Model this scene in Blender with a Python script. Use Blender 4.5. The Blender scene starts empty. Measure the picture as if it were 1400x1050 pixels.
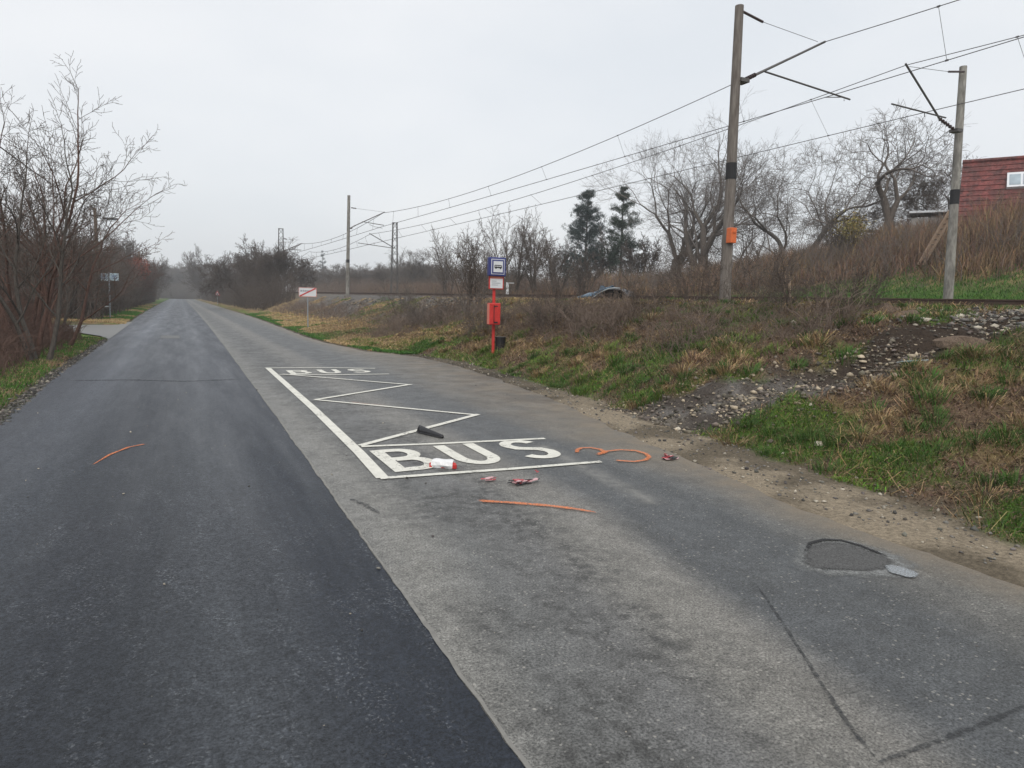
import bpy, math, random
import numpy as np
from mathutils import Matrix, Vector
random.seed(7); rs = np.random.RandomState(11)
R_ = math.radians
S = bpy.context.scene
COL = S.collection

# ---------------------------------------------------------------- camera
F = 930.0; EYE = 1.8
def _d(px, py):
    v = np.array([(px-700)/F, -(py-525)/F, -1.0]); return v/np.linalg.norm(v)
_f = _d(245, 403); _p2 = _d(1300, 403+1055*math.tan(R_(1.4)))
_up = np.cross(_p2, _f); _up /= np.linalg.norm(_up)
if _up[1] < 0: _up = -_up
_rt = np.cross(_f, _up)
CR = np.array([_rt, _f, _up])
CC = np.array([0, 0, EYE])
def ray(px, py): return CR @ _d(px, py)
def G(px, py, z=0.0):                       # pixel of the photo -> point on the ground, while measuring the place
    r = ray(px, py); return CC + r*((z-EYE)/r[2])
def AX(px, py, X):
    r = ray(px, py); return CC + r*(X/r[0])
def AY(px, py, Y):
    r = ray(px, py); return CC + r*(Y/r[1])
cam = bpy.data.cameras.new('camera'); camo = bpy.data.objects.new('camera', cam); COL.objects.link(camo)
cam.sensor_width = 36; cam.lens = F/1400*36; cam.clip_start = 0.05; cam.clip_end = 3000
M4 = Matrix(CR.tolist()).to_4x4(); M4.translation = Vector(CC.tolist()); camo.matrix_world = M4
S.camera = camo

# ---------------------------------------------------------------- world, sun, exposure
S.view_settings.view_transform = 'Standard'; S.view_settings.look = 'None'
S.view_settings.exposure = 0.0; S.view_settings.gamma = 1.0
SUN_EL, SUN_AZ = R_(48), R_(205)
w = bpy.data.worlds.new('World'); S.world = w; w.use_nodes = True
nt = w.node_tree; nt.nodes.clear()
def wn(t, **k):
    n = nt.nodes.new(t)
    for a, b in k.items(): setattr(n, a, b)
    return n
out = wn('ShaderNodeOutputWorld'); add = wn('ShaderNodeAddShader')
sky = wn('ShaderNodeTexSky', sky_type='NISHITA', sun_disc=False, sun_elevation=SUN_EL, sun_rotation=SUN_AZ, air_density=1.0, dust_density=5.0, ozone_density=1.0)
b1 = wn('ShaderNodeBackground'); b1.inputs['Strength'].default_value = 0.02
b2 = wn('ShaderNodeBackground'); b2.inputs['Strength'].default_value = 1.0
tc = wn('ShaderNodeTexCoord'); mp = wn('ShaderNodeMapping'); mp.inputs['Scale'].default_value = (1, 1, 2.2)
no = wn('ShaderNodeTexNoise'); no.inputs['Scale'].default_value = 2.2; no.inputs['Detail'].default_value = 4; no.inputs['Roughness'].default_value = .45
cr = wn('ShaderNodeValToRGB')
cr.color_ramp.elements[0].position = .3; cr.color_ramp.elements[0].color = (.76, .79, .82, 1)
cr.color_ramp.elements[1].position = .72; cr.color_ramp.elements[1].color = (.90, .905, .91, 1)
nt.links.new(tc.outputs['Generated'], mp.inputs[0]); nt.links.new(mp.outputs[0], no.inputs['Vector'])
nt.links.new(no.outputs['Fac'], cr.inputs[0]); nt.links.new(cr.outputs[0], b2.inputs['Color'])
nt.links.new(sky.outputs[0], b1.inputs['Color'])
nt.links.new(b1.outputs[0], add.inputs[0]); nt.links.new(b2.outputs[0], add.inputs[1]); nt.links.new(add.outputs[0], out.inputs[0])
sl = bpy.data.lights.new('sun', 'SUN'); sl.energy = 1.7; sl.angle = R_(30); sl.color = (1, .97, .93)
so = bpy.data.objects.new('sun', sl); COL.objects.link(so)
so.rotation_euler = (math.pi/2-SUN_EL, 0, -SUN_AZ+math.pi)   # overcast glow from behind the camera

# ---------------------------------------------------------------- helpers
def vnoise(x, y, s, seed=0):
    x = np.asarray(x, float)*s+seed*17.3; y = np.asarray(y, float)*s+seed*9.1
    xi = np.floor(x).astype(np.int64); yi = np.floor(y).astype(np.int64); fx = x-xi; fy = y-yi
    def h(a, b):
        n = (a*374761393+b*668265263+seed*982451) & 0x7fffffff
        n = ((n ^ (n >> 13))*1274126177) & 0x7fffffff
        return ((n ^ (n >> 16)) & 0xffff)/65535.0
    fx = fx*fx*(3-2*fx); fy = fy*fy*(3-2*fy)
    return (h(xi, yi)*(1-fx)+h(xi+1, yi)*fx)*(1-fy)+(h(xi, yi+1)*(1-fx)+h(xi+1, yi+1)*fx)*fy
def fbm(x, y, s, seed=0, o=4):
    t = 0; a = .5
    for i in range(o): t = t+a*vnoise(x, y, s*2**i, seed+i); a *= .5
    return t/(1-.5**o)
def sm(a, b, x):
    t = np.clip((np.asarray(x, float)-a)/(b-a), 0, 1); return t*t*(3-2*t)

def tag(o, label=None, cat=None, group=None, kind=None):
    if label: o['label'] = label
    if cat: o['category'] = cat
    if group: o['group'] = group
    if kind: o['kind'] = kind
    return o
def empty(name, loc, rz=0.0):
    o = bpy.data.objects.new(name, None); COL.objects.link(o); o.location = tuple(loc); o.rotation_euler = (0, 0, rz); o.empty_display_size = .2
    return o
def mesh_np(name, V, faces, mat, parent=None, cols=None, smooth=False, facecol=None):
    """faces: list of arrays (n,k)."""
    me = bpy.data.meshes.new(name); V = np.asarray(V, np.float32)
    me.vertices.add(len(V)); me.vertices.foreach_set('co', V.ravel())
    fl = [np.asarray(f, np.int32) for f in faces if len(f)]
    tot = np.concatenate([np.full(len(f), f.shape[1], np.int32) for f in fl])
    idx = np.concatenate([f.ravel() for f in fl])
    st = np.concatenate([[0], np.cumsum(tot)[:-1]]).astype(np.int32)
    me.loops.add(len(idx)); me.loops.foreach_set('vertex_index', idx)
    me.polygons.add(len(tot)); me.polygons.foreach_set('loop_start', st); me.polygons.foreach_set('loop_total', tot)
    if smooth: me.polygons.foreach_set('use_smooth', np.ones(len(tot), bool))
    me.update(calc_edges=True)
    if cols is not None:
        at = me.color_attributes.new('col', 'FLOAT_COLOR', 'POINT')
        c = np.ones((len(V), 4), np.float32); c[:, :3] = cols; at.data.foreach_set('color', c.ravel())
    me.materials.append(mat)
    o = bpy.data.objects.new(name, me); COL.objects.link(o)
    if parent: o.parent = parent
    return o
class MB:
    """collects boxes, tubes, prisms into one mesh"""
    def __init__(s): s.v = []; s.f = []
    def quadbox(s, c, size, R=None):
        c = np.array(c, float); h = np.array(size, float)/2
        P = np.array([[x, y, z] for x in (-1, 1) for y in (-1, 1) for z in (-1, 1)])*h
        if R is not None: P = P @ np.array(R).T
        b = len(s.v); s.v += (P+c).tolist()
        for q in ((0, 1, 3, 2), (4, 6, 7, 5), (0, 4, 5, 1), (2, 3, 7, 6), (0, 2, 6, 4), (1, 5, 7, 3)): s.f.append([b+i for i in q])
        return s
    def tube(s, pts, rad, n=8, cap=True):
        pts = np.array(pts, float); m = len(pts)
        rad = np.full(m, rad, float) if np.isscalar(rad) else np.array(rad, float)
        T = np.gradient(pts, axis=0); T /= np.linalg.norm(T, axis=1)[:, None]+1e-9
        ref = np.array([0, 0, 1.]) if abs(T[0][2]) < .9 else np.array([1., 0, 0])
        b = len(s.v)
        for i in range(m):
            u = np.cross(T[i], ref); u /= np.linalg.norm(u)+1e-9; v = np.cross(T[i], u)
            for k in range(n):
                a = 2*math.pi*k/n; s.v.append((pts[i]+rad[i]*(math.cos(a)*u+math.sin(a)*v)).tolist())
        for i in range(m-1):
            for k in range(n):
                s.f.append([b+i*n+k, b+i*n+(k+1) % n, b+(i+1)*n+(k+1) % n, b+(i+1)*n+k])
        if cap:
            s.f.append([b+k for k in range(n)][::-1]); s.f.append([b+(m-1)*n+k for k in range(n)])
        return s
    def prism(s, poly, z0, z1):
        b = len(s.v); n = len(poly)
        s.v += [[p[0], p[1], z0] for p in poly]+[[p[0], p[1], z1] for p in poly]
        s.f.append([b+i for i in range(n)][::-1]); s.f.append([b+n+i for i in range(n)])
        for i in range(n): j = (i+1) % n; s.f.append([b+i, b+j, b+n+j, b+n+i])
        return s
    def ribbon(s, pts, wd, z=0.0, th=.003):
        """flat mitred strip of paint in XY"""
        P = np.array(pts, float)[:, :2]; wd = np.full(len(P), wd, float) if np.isscalar(wd) else np.array(wd, float)
        kp = [0]+[i for i in range(1, len(P)) if np.linalg.norm(P[i]-P[i-1]) > 1e-4]; P = P[kp]; wd = wd[kp]; n = len(P)
        L = []; Rr = []
        for i in range(n):
            a = P[i]-P[i-1] if i > 0 else P[1]-P[0]; c = P[i+1]-P[i] if i < n-1 else P[-1]-P[-2]
            a = a/np.linalg.norm(a); c = c/np.linalg.norm(c); t = a+c; t /= np.linalg.norm(t)+1e-9
            nn = np.array([-t[1], t[0]]); k = 1/max(.45, abs(nn@np.array([-a[1], a[0]])))
            L.append(P[i]+nn*wd[i]/2*k); Rr.append(P[i]-nn*wd[i]/2*k)
        b = len(s.v)
        for l, r in zip(L, Rr): s.v.append([l[0], l[1], z]); s.v.append([r[0], r[1], z])
        for i in range(n-1): s.f.append([b+2*i+1, b+2*i+3, b+2*i+2, b+2*i])
        return s
    def build(s, name, mat, parent=None, bevel=0, smooth=False):
        me = bpy.data.meshes.new(name); me.from_pydata(s.v, [], s.f); me.materials.append(mat)
        if smooth:
            for p in me.polygons: p.use_smooth = True
        me.update(); o = bpy.data.objects.new(name, me); COL.objects.link(o)
        if parent: o.parent = parent
        if bevel:
            m = o.modifiers.new('bevel', 'BEVEL'); m.width = bevel; m.segments = 2; m.limit_method = 'ANGLE'
        return o

# ---------------------------------------------------------------- materials
class NT:
    def __init__(s, name):
        s.m = bpy.data.materials.new(name); s.m.use_nodes = True; s.t = s.m.node_tree
        s.b = s.t.nodes['Principled BSDF']; s.o = s.t.nodes['Material Output']
        s.tc = s.t.nodes.new('ShaderNodeTexCoord')
    def lk(s, a, b): s.t.links.new(a, b)
    def setin(s, sock, v):
        if isinstance(v, bpy.types.NodeSocket): s.lk(v, sock)
        else: sock.default_value = v
    def noise(s, scale, detail=3, rough=.5, vec=None, dist=0, sc3=None):
        n = s.t.nodes.new('ShaderNodeTexNoise'); n.inputs['Scale'].default_value = scale; n.inputs['Detail'].default_value = detail
        n.inputs['Roughness'].default_value = rough; n.inputs['Distortion'].default_value = dist
        v = vec or s.tc.outputs['Object']
        if sc3:
            mp = s.t.nodes.new('ShaderNodeMapping'); mp.inputs['Scale'].default_value = sc3; s.lk(v, mp.inputs[0]); v = mp.outputs[0]
        s.lk(v, n.inputs['Vector']); return n.outputs['Fac']
    def voro(s, scale, feature='F1', out='Distance', vec=None):
        n = s.t.nodes.new('ShaderNodeTexVoronoi'); n.inputs['Scale'].default_value = scale; n.feature = feature
        s.lk(vec or s.tc.outputs['Object'], n.inputs['Vector']); return n.outputs[out]
    def ramp(s, fac, stops, interp='LINEAR'):
        n = s.t.nodes.new('ShaderNodeValToRGB'); n.color_ramp.interpolation = interp; e = n.color_ramp.elements
        while len(e) < len(stops): e.new(0.5)
        for i, (p, c) in enumerate(stops):
            e[i].position = p; e[i].color = (c, c, c, 1) if not hasattr(c, '__len__') else (*c, 1)
        s.lk(fac, n.inputs[0]); return n.outputs[0]
    def mix(s, fac, a, b, mode='MIX'):
        n = s.t.nodes.new('ShaderNodeMix'); n.data_type = 'RGBA'; n.blend_type = mode
        s.setin(n.inputs[0], fac)
        for k, v in ((6, a), (7, b)):
            if not isinstance(v, bpy.types.NodeSocket): v = (v, v, v, 1) if not hasattr(v, '__len__') else (*v, 1)
            s.setin(n.inputs[k], v)
        return n.outputs[2]
    def math(s, op, a, b=0.0, clamp=False):
        n = s.t.nodes.new('ShaderNodeMath'); n.operation = op; n.use_clamp = clamp; s.setin(n.inputs[0], a); s.setin(n.inputs[1], b); return n.outputs[0]
    def attr(s, name):
        n = s.t.nodes.new('ShaderNodeAttribute'); n.attribute_name = name; return n.outputs['Color']
    def bump(s, h, strength=.5, dist=.01):
        n = s.t.nodes.new('ShaderNodeBump'); n.inputs['Strength'].default_value = strength; n.inputs['Distance'].default_value = dist
        s.lk(h, n.inputs['Height']); s.lk(n.outputs[0], s.b.inputs['Normal'])
    def done(s, col=None, rough=.8, spec=.3, metal=0.0):
        if col is not None:
            if not isinstance(col, bpy.types.NodeSocket): col = (*col, 1)
            s.setin(s.b.inputs['Base Color'], col)
        s.setin(s.b.inputs['Roughness'], rough); s.b.inputs['Specular IOR Level'].default_value = spec; s.b.inputs['Metallic'].default_value = metal
        return s.m
def plain(name, c, rough=.6, spec=.4, metal=0.0, var=.25, scale=8, bump=0):
    n = NT(name); f = n.noise(scale, 5, .6)
    col = n.mix(f, [x*(1-var) for x in c], [min(1, x*(1+var)) for x in c])
    if bump: n.bump(f, bump, .01)
    return n.done(col, rough, spec, metal)
def colmat(name, rough=.85, spec=.15, two=True):
    n = NT(name); c = n.attr('col'); f = n.noise(14, 3, .6)
    c = n.mix(1.0, c, n.ramp(f, [(.3, .8), (.7, 1.2)]), 'MULTIPLY')
    return n.done(c, rough, spec)

M = {}
def xband(n, stops, warp=.22, shear=0.0):
    """value by lateral position across the road, edges broken by noise"""
    sep = n.t.nodes.new('ShaderNodeSeparateXYZ'); n.lk(n.tc.outputs['Object'], sep.inputs[0])
    wp = n.math('MULTIPLY', n.math('SUBTRACT', n.noise(1.1, 7, .7, sc3=(1, .10, 1)), .5), warp*2)
    x = n.math('ADD', sep.outputs['X'], wp)
    if shear: x = n.math('ADD', x, n.math('MULTIPLY', n.math('MAXIMUM', n.math('SUBTRACT', 5.0, sep.outputs['Y']), 0.0), shear))
    return n.ramp(n.math('MULTIPLY', n.math('ADD', x, 4.0), 1/13.0), [((a+4)/13, c) for a, c in stops]), sep
# old asphalt
n = NT('old_asphalt')
band, sep = xband(n, [(-4, (.15, .15, .147)), (1.0, (.19, .188, .178)), (1.55, (.21, .206, .19)), (1.95, (.125, .127, .124)), (2.45, (.14, .14, .137)), (2.8, (.19, .184, .168)), (3.2, (.185, .178, .163)), (3.5, (.085, .09, .094)), (4.35, (.085, .09, .093)), (4.75, (.125, .123, .115)), (5.4, (.15, .145, .13))], .22, .17)
far_t = n.ramp(n.math('MULTIPLY', sep.outputs['Y'], 1/30.0), [(0.12, 0.0), (0.5, 1.0)])
band = n.mix(n.math('MULTIPLY', far_t, .45), band, (.115, .118, .118))
mott = n.noise(3.2, 8, .72)
patch = n.math('MULTIPLY', n.ramp(n.noise(1.4, 7, .7, sc3=(1, .6, 1)), [(.42, 0.0), (.54, 1.0)]), n.ramp(n.noise(8, 8, .8), [(.42, 0.0), (.58, 1.0)]))
c = n.mix(1.0, band, n.ramp(mott, [(.3, .74), (.7, 1.24)]), 'MULTIPLY')
c = n.mix(1.0, c, n.ramp(n.noise(19, 6, .8), [(.35, .74), (.65, 1.3)]), 'MULTIPLY')
pb_, _ = xband(n, [(-4, .3), (1.5, .35), (1.9, 1.0), (2.6, 1.0), (3.0, .3), (6, .4)], .3, .17)
c = n.mix(n.math('MULTIPLY', patch, n.math('MULTIPLY', pb_, 1.0)), c, (.058, .058, .056))
grain = n.noise(75, 5, .85)
c = n.mix(1.0, c, n.ramp(grain, [(.38, .3), (.62, 1.75)]), 'MULTIPLY')
vs = n.voro(42, out='Distance'); vc = n.voro(42, out='Color')
st = n.math('MULTIPLY', n.math('LESS_THAN', vs, .32), n.math('GREATER_THAN', vc, .80))
c = n.mix(n.math('MULTIPLY', st, .55), c, (.36, .35, .32))
vs2 = n.voro(24, out='Distance'); vc2 = n.voro(24, out='Color')
st2 = n.math('MULTIPLY', n.math('LESS_THAN', vs2, .2), n.math('GREATER_THAN', vc2, .86))
c = n.mix(n.math('MULTIPLY', st2, .6), c, (.42, .4, .36))
st3 = n.math('MULTIPLY', n.math('LESS_THAN', n.voro(17, out='Distance'), .26), n.math('GREATER_THAN', n.voro(17, out='Color'), .84))
c = n.mix(n.math('MULTIPLY', st3, .45), c, (.04, .04, .04))
crk = n.voro(.55, 'DISTANCE_TO_EDGE', vec=None)
da = n.attr('col')   # red = dust
sepd = n.t.nodes.new('ShaderNodeSeparateColor'); n.lk(da, sepd.inputs[0])
dust = n.math('MULTIPLY', sepd.outputs[0], n.ramp(n.noise(1.6, 7, .7), [(.34, .25), (.62, 1.0)]), True)
mud = n.math('MULTIPLY', sepd.outputs[1], n.ramp(n.noise(1.1, 6, .7, dist=.4), [(.42, 0.0), (.58, 1.0)]), True)
dcol = n.mix(n.noise(40, 4, .7), (.125, .098, .07), (.27, .22, .155))
c = n.mix(dust, c, dcol)
c = n.mix(n.math('MULTIPLY', mud, .6), c, (.06, .05, .042))
c = n.mix(n.math('MULTIPLY', sepd.outputs[2], n.ramp(n.noise(6, 6, .7), [(.35, .2), (.6, 1.0)])), c, n.mix(grain, (.13, .128, .12), (.30, .295, .275)))
n.bump(n.math('ADD', grain, n.math('MULTIPLY', vs, .7)), .8, .008)
M['old'] = n.done(c, n.ramp(n.noise(2.2, 5, .6), [(.3, .50), (.7, .72)]), .35)
# newer dark asphalt of the left lane
n = NT('dark_asphalt')
band, sep = xband(n, [(-4, (.06, .062, .064)), (-2.0, (.055, .057, .06)), (-1.4, (.038, .041, .044)), (-.6, (.022, .024, .027)), (-.2, (.028, .030, .032)), (.15, (.046, .048, .049)), (.45, (.036, .038, .040)), (.75, (.018, .021, .026)), (1.2, (.016, .019, .024))], .15)
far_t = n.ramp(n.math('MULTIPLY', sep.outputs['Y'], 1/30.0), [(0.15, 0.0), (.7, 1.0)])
sheen_band, _ = xband(n, [(-3, (.07, .072, .075)), (-2.0, (.08, .082, .086)), (-1.45, (.125, .128, .134)), (-.95, (.075, .078, .082)), (-.1, (.052, .055, .06)), (.5, (.085, .087, .09)), (1.0, (.048, .051, .056))], .2)  # damp sheen of the far lane painted as paler colour streaks
band = n.mix(n.math('MULTIPLY', far_t, .85), band, sheen_band)
c = n.mix(1.0, band, n.ramp(n.noise(1.6, 8, .75, sc3=(2.2, .25, 1)), [(.3, .94), (.7, 1.07)]), 'MULTIPLY')
c = n.mix(1.0, c, n.ramp(n.noise(16, 6, .8), [(.35, .7), (.65, 1.4)]), 'MULTIPLY')
g2 = n.noise(70, 5, .85)
c = n.mix(1.0, c, n.ramp(g2, [(.38, .3), (.62, 1.9)]), 'MULTIPLY')
stk = n.math('MULTIPLY', n.ramp(n.noise(55, 3, .7), [(.56, 0.0), (.64, 1.0)]), n.ramp(n.noise(2.4, 5, .65, sc3=(2, .6, 1)), [(.46, 0.0), (.68, 1.0)]))
c = n.mix(n.math('MULTIPLY', stk, .7), c, (.26, .26, .25))
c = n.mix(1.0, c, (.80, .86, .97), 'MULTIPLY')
n.bump(g2, .8, .005)
M['new'] = n.done(c, n.ramp(n.noise(1.7, 5, .6, sc3=(1.5, .12, 1)), [(.3, .42), (.7, .62)]), .3)
# ground
n = NT('ground_soil'); c = n.attr('col')
f1 = n.noise(22, 6, .75); f2 = n.noise(90, 3, .7)
c = n.mix(1.0, c, n.ramp(f1, [(.3, .5), (.7, 1.45)]), 'MULTIPLY'); c = n.mix(1.0, c, n.ramp(f2, [(.3, .7), (.7, 1.3)]), 'MULTIPLY')
n.bump(n.math('ADD', f1, n.math('MULTIPLY', f2, .4)), .8, .03)
M['ground'] = n.done(c, .95, .1)
M['veg'] = colmat('dry_and_green_blades', .7, .25)
M['stone'] = colmat('broken_stone', .85, .3)
# road paint
def cut_out(n, alpha):
    tr = n.t.nodes.new('ShaderNodeBsdfTransparent'); mx = n.t.nodes.new('ShaderNodeMixShader')
    n.lk(alpha, mx.inputs[0]); n.lk(tr.outputs[0], mx.inputs[1]); n.lk(n.b.outputs[0], mx.inputs[2]); n.lk(mx.outputs[0], n.o.inputs['Surface'])
def paint(name, c, wear, bare):
    n = NT(name); f = n.noise(26, 8, .8); g = n.noise(2.1, 6, .7); k = n.noise(150, 2, .7)
    wr = n.math('ADD', n.math('MULTIPLY', f, .55), n.math('MULTIPLY', g, .45))
    cut_out(n, n.ramp(wr, [(wear-.03, 1.0), (wear+.03, .12)]))
    col = n.mix(n.ramp(n.noise(7, 7, .75), [(.4, 0.0), (.65, .35)]), c, bare)
    col = n.mix(1.0, col, n.ramp(k, [(.3, .8), (.7, 1.15)]), 'MULTIPLY')
    n.bump(k, .4, .003); return n.done(col, .7, .3)
def soft(name, c0, c1, rough=.7, hard=1.0, spec=.3, metal=0.0, nscale=28, floor=0.0):
    """thin layer that thins out to nothing at its edges (vertex attribute col = cover)"""
    n = NT(name); e = n.attr('col'); sp = n.t.nodes.new('ShaderNodeSeparateColor'); n.lk(e, sp.inputs[0])
    f = n.math('ADD', n.math('MULTIPLY', sp.outputs[0], hard), n.math('MULTIPLY', n.math('SUBTRACT', n.noise(nscale, 7, .8), .5), 1.7))
    cut_out(n, n.ramp(f, [(.22, floor), (.75, 1.0)])); n.bump(n.noise(90, 3, .8), .5, .004)
    return n.done(n.mix(1.0, n.mix(n.noise(18, 6, .8), c0, c1), n.ramp(n.noise(85, 5, .85), [(.38, .45), (.62, 1.6)]), 'MULTIPLY'), rough, spec, metal)
def soft_ribbon(name, P, W, mat, z):
    P = np.array(P, float)[:, :2]; W = np.array(W, float); T = np.gradient(P, axis=0); T /= np.linalg.norm(T, axis=1)[:, None]+1e-9; N = np.stack([-T[:, 1], T[:, 0]], 1)
    n = len(P); V = []; cv = []
    for k, (o_, c_) in enumerate(((-.5, 0), (-.25, .8), (.25, .8), (.5, 0))):
        V.append(np.column_stack([P+N*W[:, None]*o_, np.full(n, z)])); e = np.full(n, float(c_)); e[0] = e[-1] = 0; cv.append(e)
    V = np.concatenate(V); cv = np.concatenate(cv); Q = np.array([[k*n+i, k*n+i+1, (k+1)*n+i+1, (k+1)*n+i] for k in range(3) for i in range(n-1)])
    return mesh_np(name, V, [Q[:, ::-1]], mat, cols=np.repeat(cv[:, None], 3, 1))
def soft_patch(name, pts, mat, z, rings=((0, 1), (.75, 1), (.9, .7), (1.08, 0))):
    pts = np.array(pts)[:, :2]; c = pts.mean(0); n = len(pts); V = []; cv = []
    for r, e in rings: V.append(np.column_stack([c+(pts-c)*max(r, .02), np.full(n, z)])); cv += [e]*n
    V = np.concatenate(V); Q = np.array([[k*n+i, k*n+(i+1) % n, (k+1)*n+(i+1) % n, (k+1)*n+i] for k in range(len(rings)-1) for i in range(n)])
    return mesh_np(name, V, [Q[:, ::-1]], mat, cols=np.repeat(np.array(cv)[:, None], 3, 1))
M['white'] = paint('worn_white_paint', (.70, .69, .62), .575, (.36, .35, .31))
M['orange'] = soft('orange_spray_paint', (.72, .19, .05), (.55, .2, .09), hard=.72, nscale=55)
M['orange_faint'] = soft('faint_orange_spray_paint', (.6, .22, .1), (.45, .2, .1), hard=.42, nscale=55)
def bark(name, a, b, scale=9):
    n = NT(name); f = n.noise(scale, 6, .7, sc3=(3, 3, .6)); n.bump(f, .7, .02)
    return n.done(n.mix(n.ramp(f, [(.3, 0.0), (.7, 1.0)]), a, b), .9, .15)
M['bark'] = bark('grey_brown_bark', (.055, .045, .038), (.15, .125, .105))
M['bark_red'] = bark('reddish_brown_bark', (.075, .043, .033), (.17, .105, .085))
M['bark_dark'] = bark('dark_bark', (.055, .049, .044), (.13, .115, .10))
M['twig'] = plain('fine_twigs', (.105, .085, .072), .9, .15, var=.6, scale=5)
M['twig_bank'] = plain('dry_bramble_stems', (.175, .135, .11), .9, .15, var=.85, scale=7)
M['twig_red'] = plain('reddish_twigs', (.135, .088, .072), .9, .15, var=.6, scale=5)
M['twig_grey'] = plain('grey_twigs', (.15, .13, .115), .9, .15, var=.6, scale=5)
n = NT('weathered_concrete')
st = n.noise(5, 7, .7, sc3=(2.5, 2.5, .5)); fl = n.noise(1.0, 6, .65, sc3=(3, 3, 1.2))
c = n.mix(n.ramp(st, [(.35, 0.0), (.65, 1.0)]), (.16, .15, .135), (.33, .32, .29)); c = n.mix(n.ramp(fl, [(.5, 0.0), (.62, .6)]), c, (.1, .095, .088))
n.bump(n.noise(40, 4, .7), .4, .01); M['concrete'] = n.done(c, .9, .2)
n = NT('brown_stained_concrete')
c = n.mix(n.ramp(n.noise(5, 7, .7, sc3=(3, 3, .35)), [(.35, 0.0), (.65, 1.0)]), (.10, .085, .075), (.21, .19, .17))
n.bump(n.noise(40, 4, .7), .4, .01); M['concrete2'] = n.done(c, .9, .2)
M['steel'] = plain('dark_galvanised_steel', (.11, .105, .10), .55, .5, .5)
M['wire'] = plain('oxidised_wire', (.10, .095, .095), .6, .4, .3)
M['insul'] = plain('brown_insulator', (.05, .03, .03), .3, .5)
M['black'] = plain('black_plastic', (.015, .015, .017), .35, .5, var=.4)
M['blackband'] = plain('black_band_paint', (.02, .02, .022), .7, .3)
M['rust'] = plain('rusty_rail_steel', (.085, .055, .042), .7, .4, .3, var=.4, scale=20)
M['red'] = plain('red_enamel', (.5, .035, .03), .45, .4, var=.4, scale=25)
M['redfade'] = plain('faded_salmon_plate', (.6, .2, .15), .6, .4, var=.2)
M['blue'] = plain('dark_blue_enamel', (.025, .035, .17), .35, .5, var=.2)
M['offw'] = plain('off_white_panel', (.62, .64, .66), .5, .4, var=.08)
M['bluewhite'] = plain('pale_blue_panel', (.45, .56, .62), .5, .4, var=.12)
M['greysign'] = plain('blue_grey_sign_sheet', (.46, .58, .64), .5, .4, var=.12)
M['galv'] = plain('galvanised_post', (.30, .33, .36), .5, .5, .4, var=.15)
M['lamp'] = plain('grey_lamp_housing', (.10, .105, .11), .5, .4)
M['wood'] = bark('weathered_wood', (.10, .075, .055), (.22, .17, .13))
M['plank'] = bark('sawn_timber', (.25, .17, .12), (.42, .32, .24))
M['carblue'] = plain('torn_blue_bodywork', (.05, .105, .16), .35, .6, .2, var=.3, scale=12)
M['chrome'] = plain('scuffed_pale_trim', (.5, .55, .58), .3, .6, .5, var=.2)
M['redplastic'] = plain('broken_red_lens', (.42, .04, .05), .25, .6, var=.3, scale=60)
M['pinkplastic'] = plain('scratched_pale_lens', (.55, .33, .34), .35, .5, var=.3, scale=60)
M['whiteplastic'] = plain('white_printed_plastic', (.7, .7, .7), .35, .5, var=.1)
M['blueink'] = plain('light_blue_print', (.25, .42, .6), .5, .4)
M['sheet'] = plain('pale_blue_board', (.42, .55, .62), .5, .4, var=.12)
M['plaster'] = plain('stained_grey_plaster', (.3, .3, .29), .9, .2, var=.35, scale=2, bump=.3)
M['orangebox'] = plain('orange_switch_box', (.62, .14, .04), .5, .4, var=.3, scale=20)
n = NT('red_roof_tiles')
wv = n.t.nodes.new('ShaderNodeTexWave'); wv.inputs['Scale'].default_value = .55; wv.bands_direction = 'Y'; wv.wave_profile = 'SAW'; wv.inputs['Distortion'].default_value = .15
n.lk(n.tc.outputs['Object'], wv.inputs['Vector'])
wx = n.t.nodes.new('ShaderNodeTexWave'); wx.inputs['Scale'].default_value = 1.3; wx.bands_direction = 'X'; n.lk(n.tc.outputs['Object'], wx.inputs['Vector'])
c = n.mix(n.ramp(n.noise(1.4, 6, .7), [(.35, 0.0), (.7, 1.0)]), (.14, .03, .026), (.06, .026, .022))
c = n.mix(1.0, c, n.ramp(n.noise(9, 4, .7), [(.3, .6), (.7, 1.4)]), 'MULTIPLY')
c = n.mix(1.0, c, n.ramp(n.voro(3.4, out='Color'), [(.1, .6), (.9, 1.5)]), 'MULTIPLY')
n.bump(n.math('ADD', n.noise(6, 4, .7), n.math('MULTIPLY', wx.outputs['Fac'], .35)), .8, .05)
M['roof'] = n.done(c, .6, .4)
n = NT('puddle_water'); M['water'] = n.done((.5, .53, .55), .05, 1.0, .7)
n = NT('tar_filler'); M['tar'] = n.done(n.mix(n.noise(30, 5, .7), (.035, .037, .04), (.09, .092, .093)), .55, .4)
n = NT('pale_patch_mortar')
M['ringpatch'] = n.done(n.mix(1.0, n.mix(n.noise(7, 6, .7), (.105, .108, .108), (.175, .178, .175)), n.ramp(n.noise(130, 2, .7), [(.3, .7), (.7, 1.3)]), 'MULTIPLY'), .7, .3)
n = NT('loose_dark_chippings'); f = n.voro(75); n.bump(f, 1.0, .02)
M['chips'] = n.done(n.mix(1.0, n.mix(n.noise(12, 6, .7), (.045, .045, .045), (.12, .12, .117)), n.ramp(f, [(.0, 1.4), (.6, .5)]), 'MULTIPLY'), .8, .3)

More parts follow.
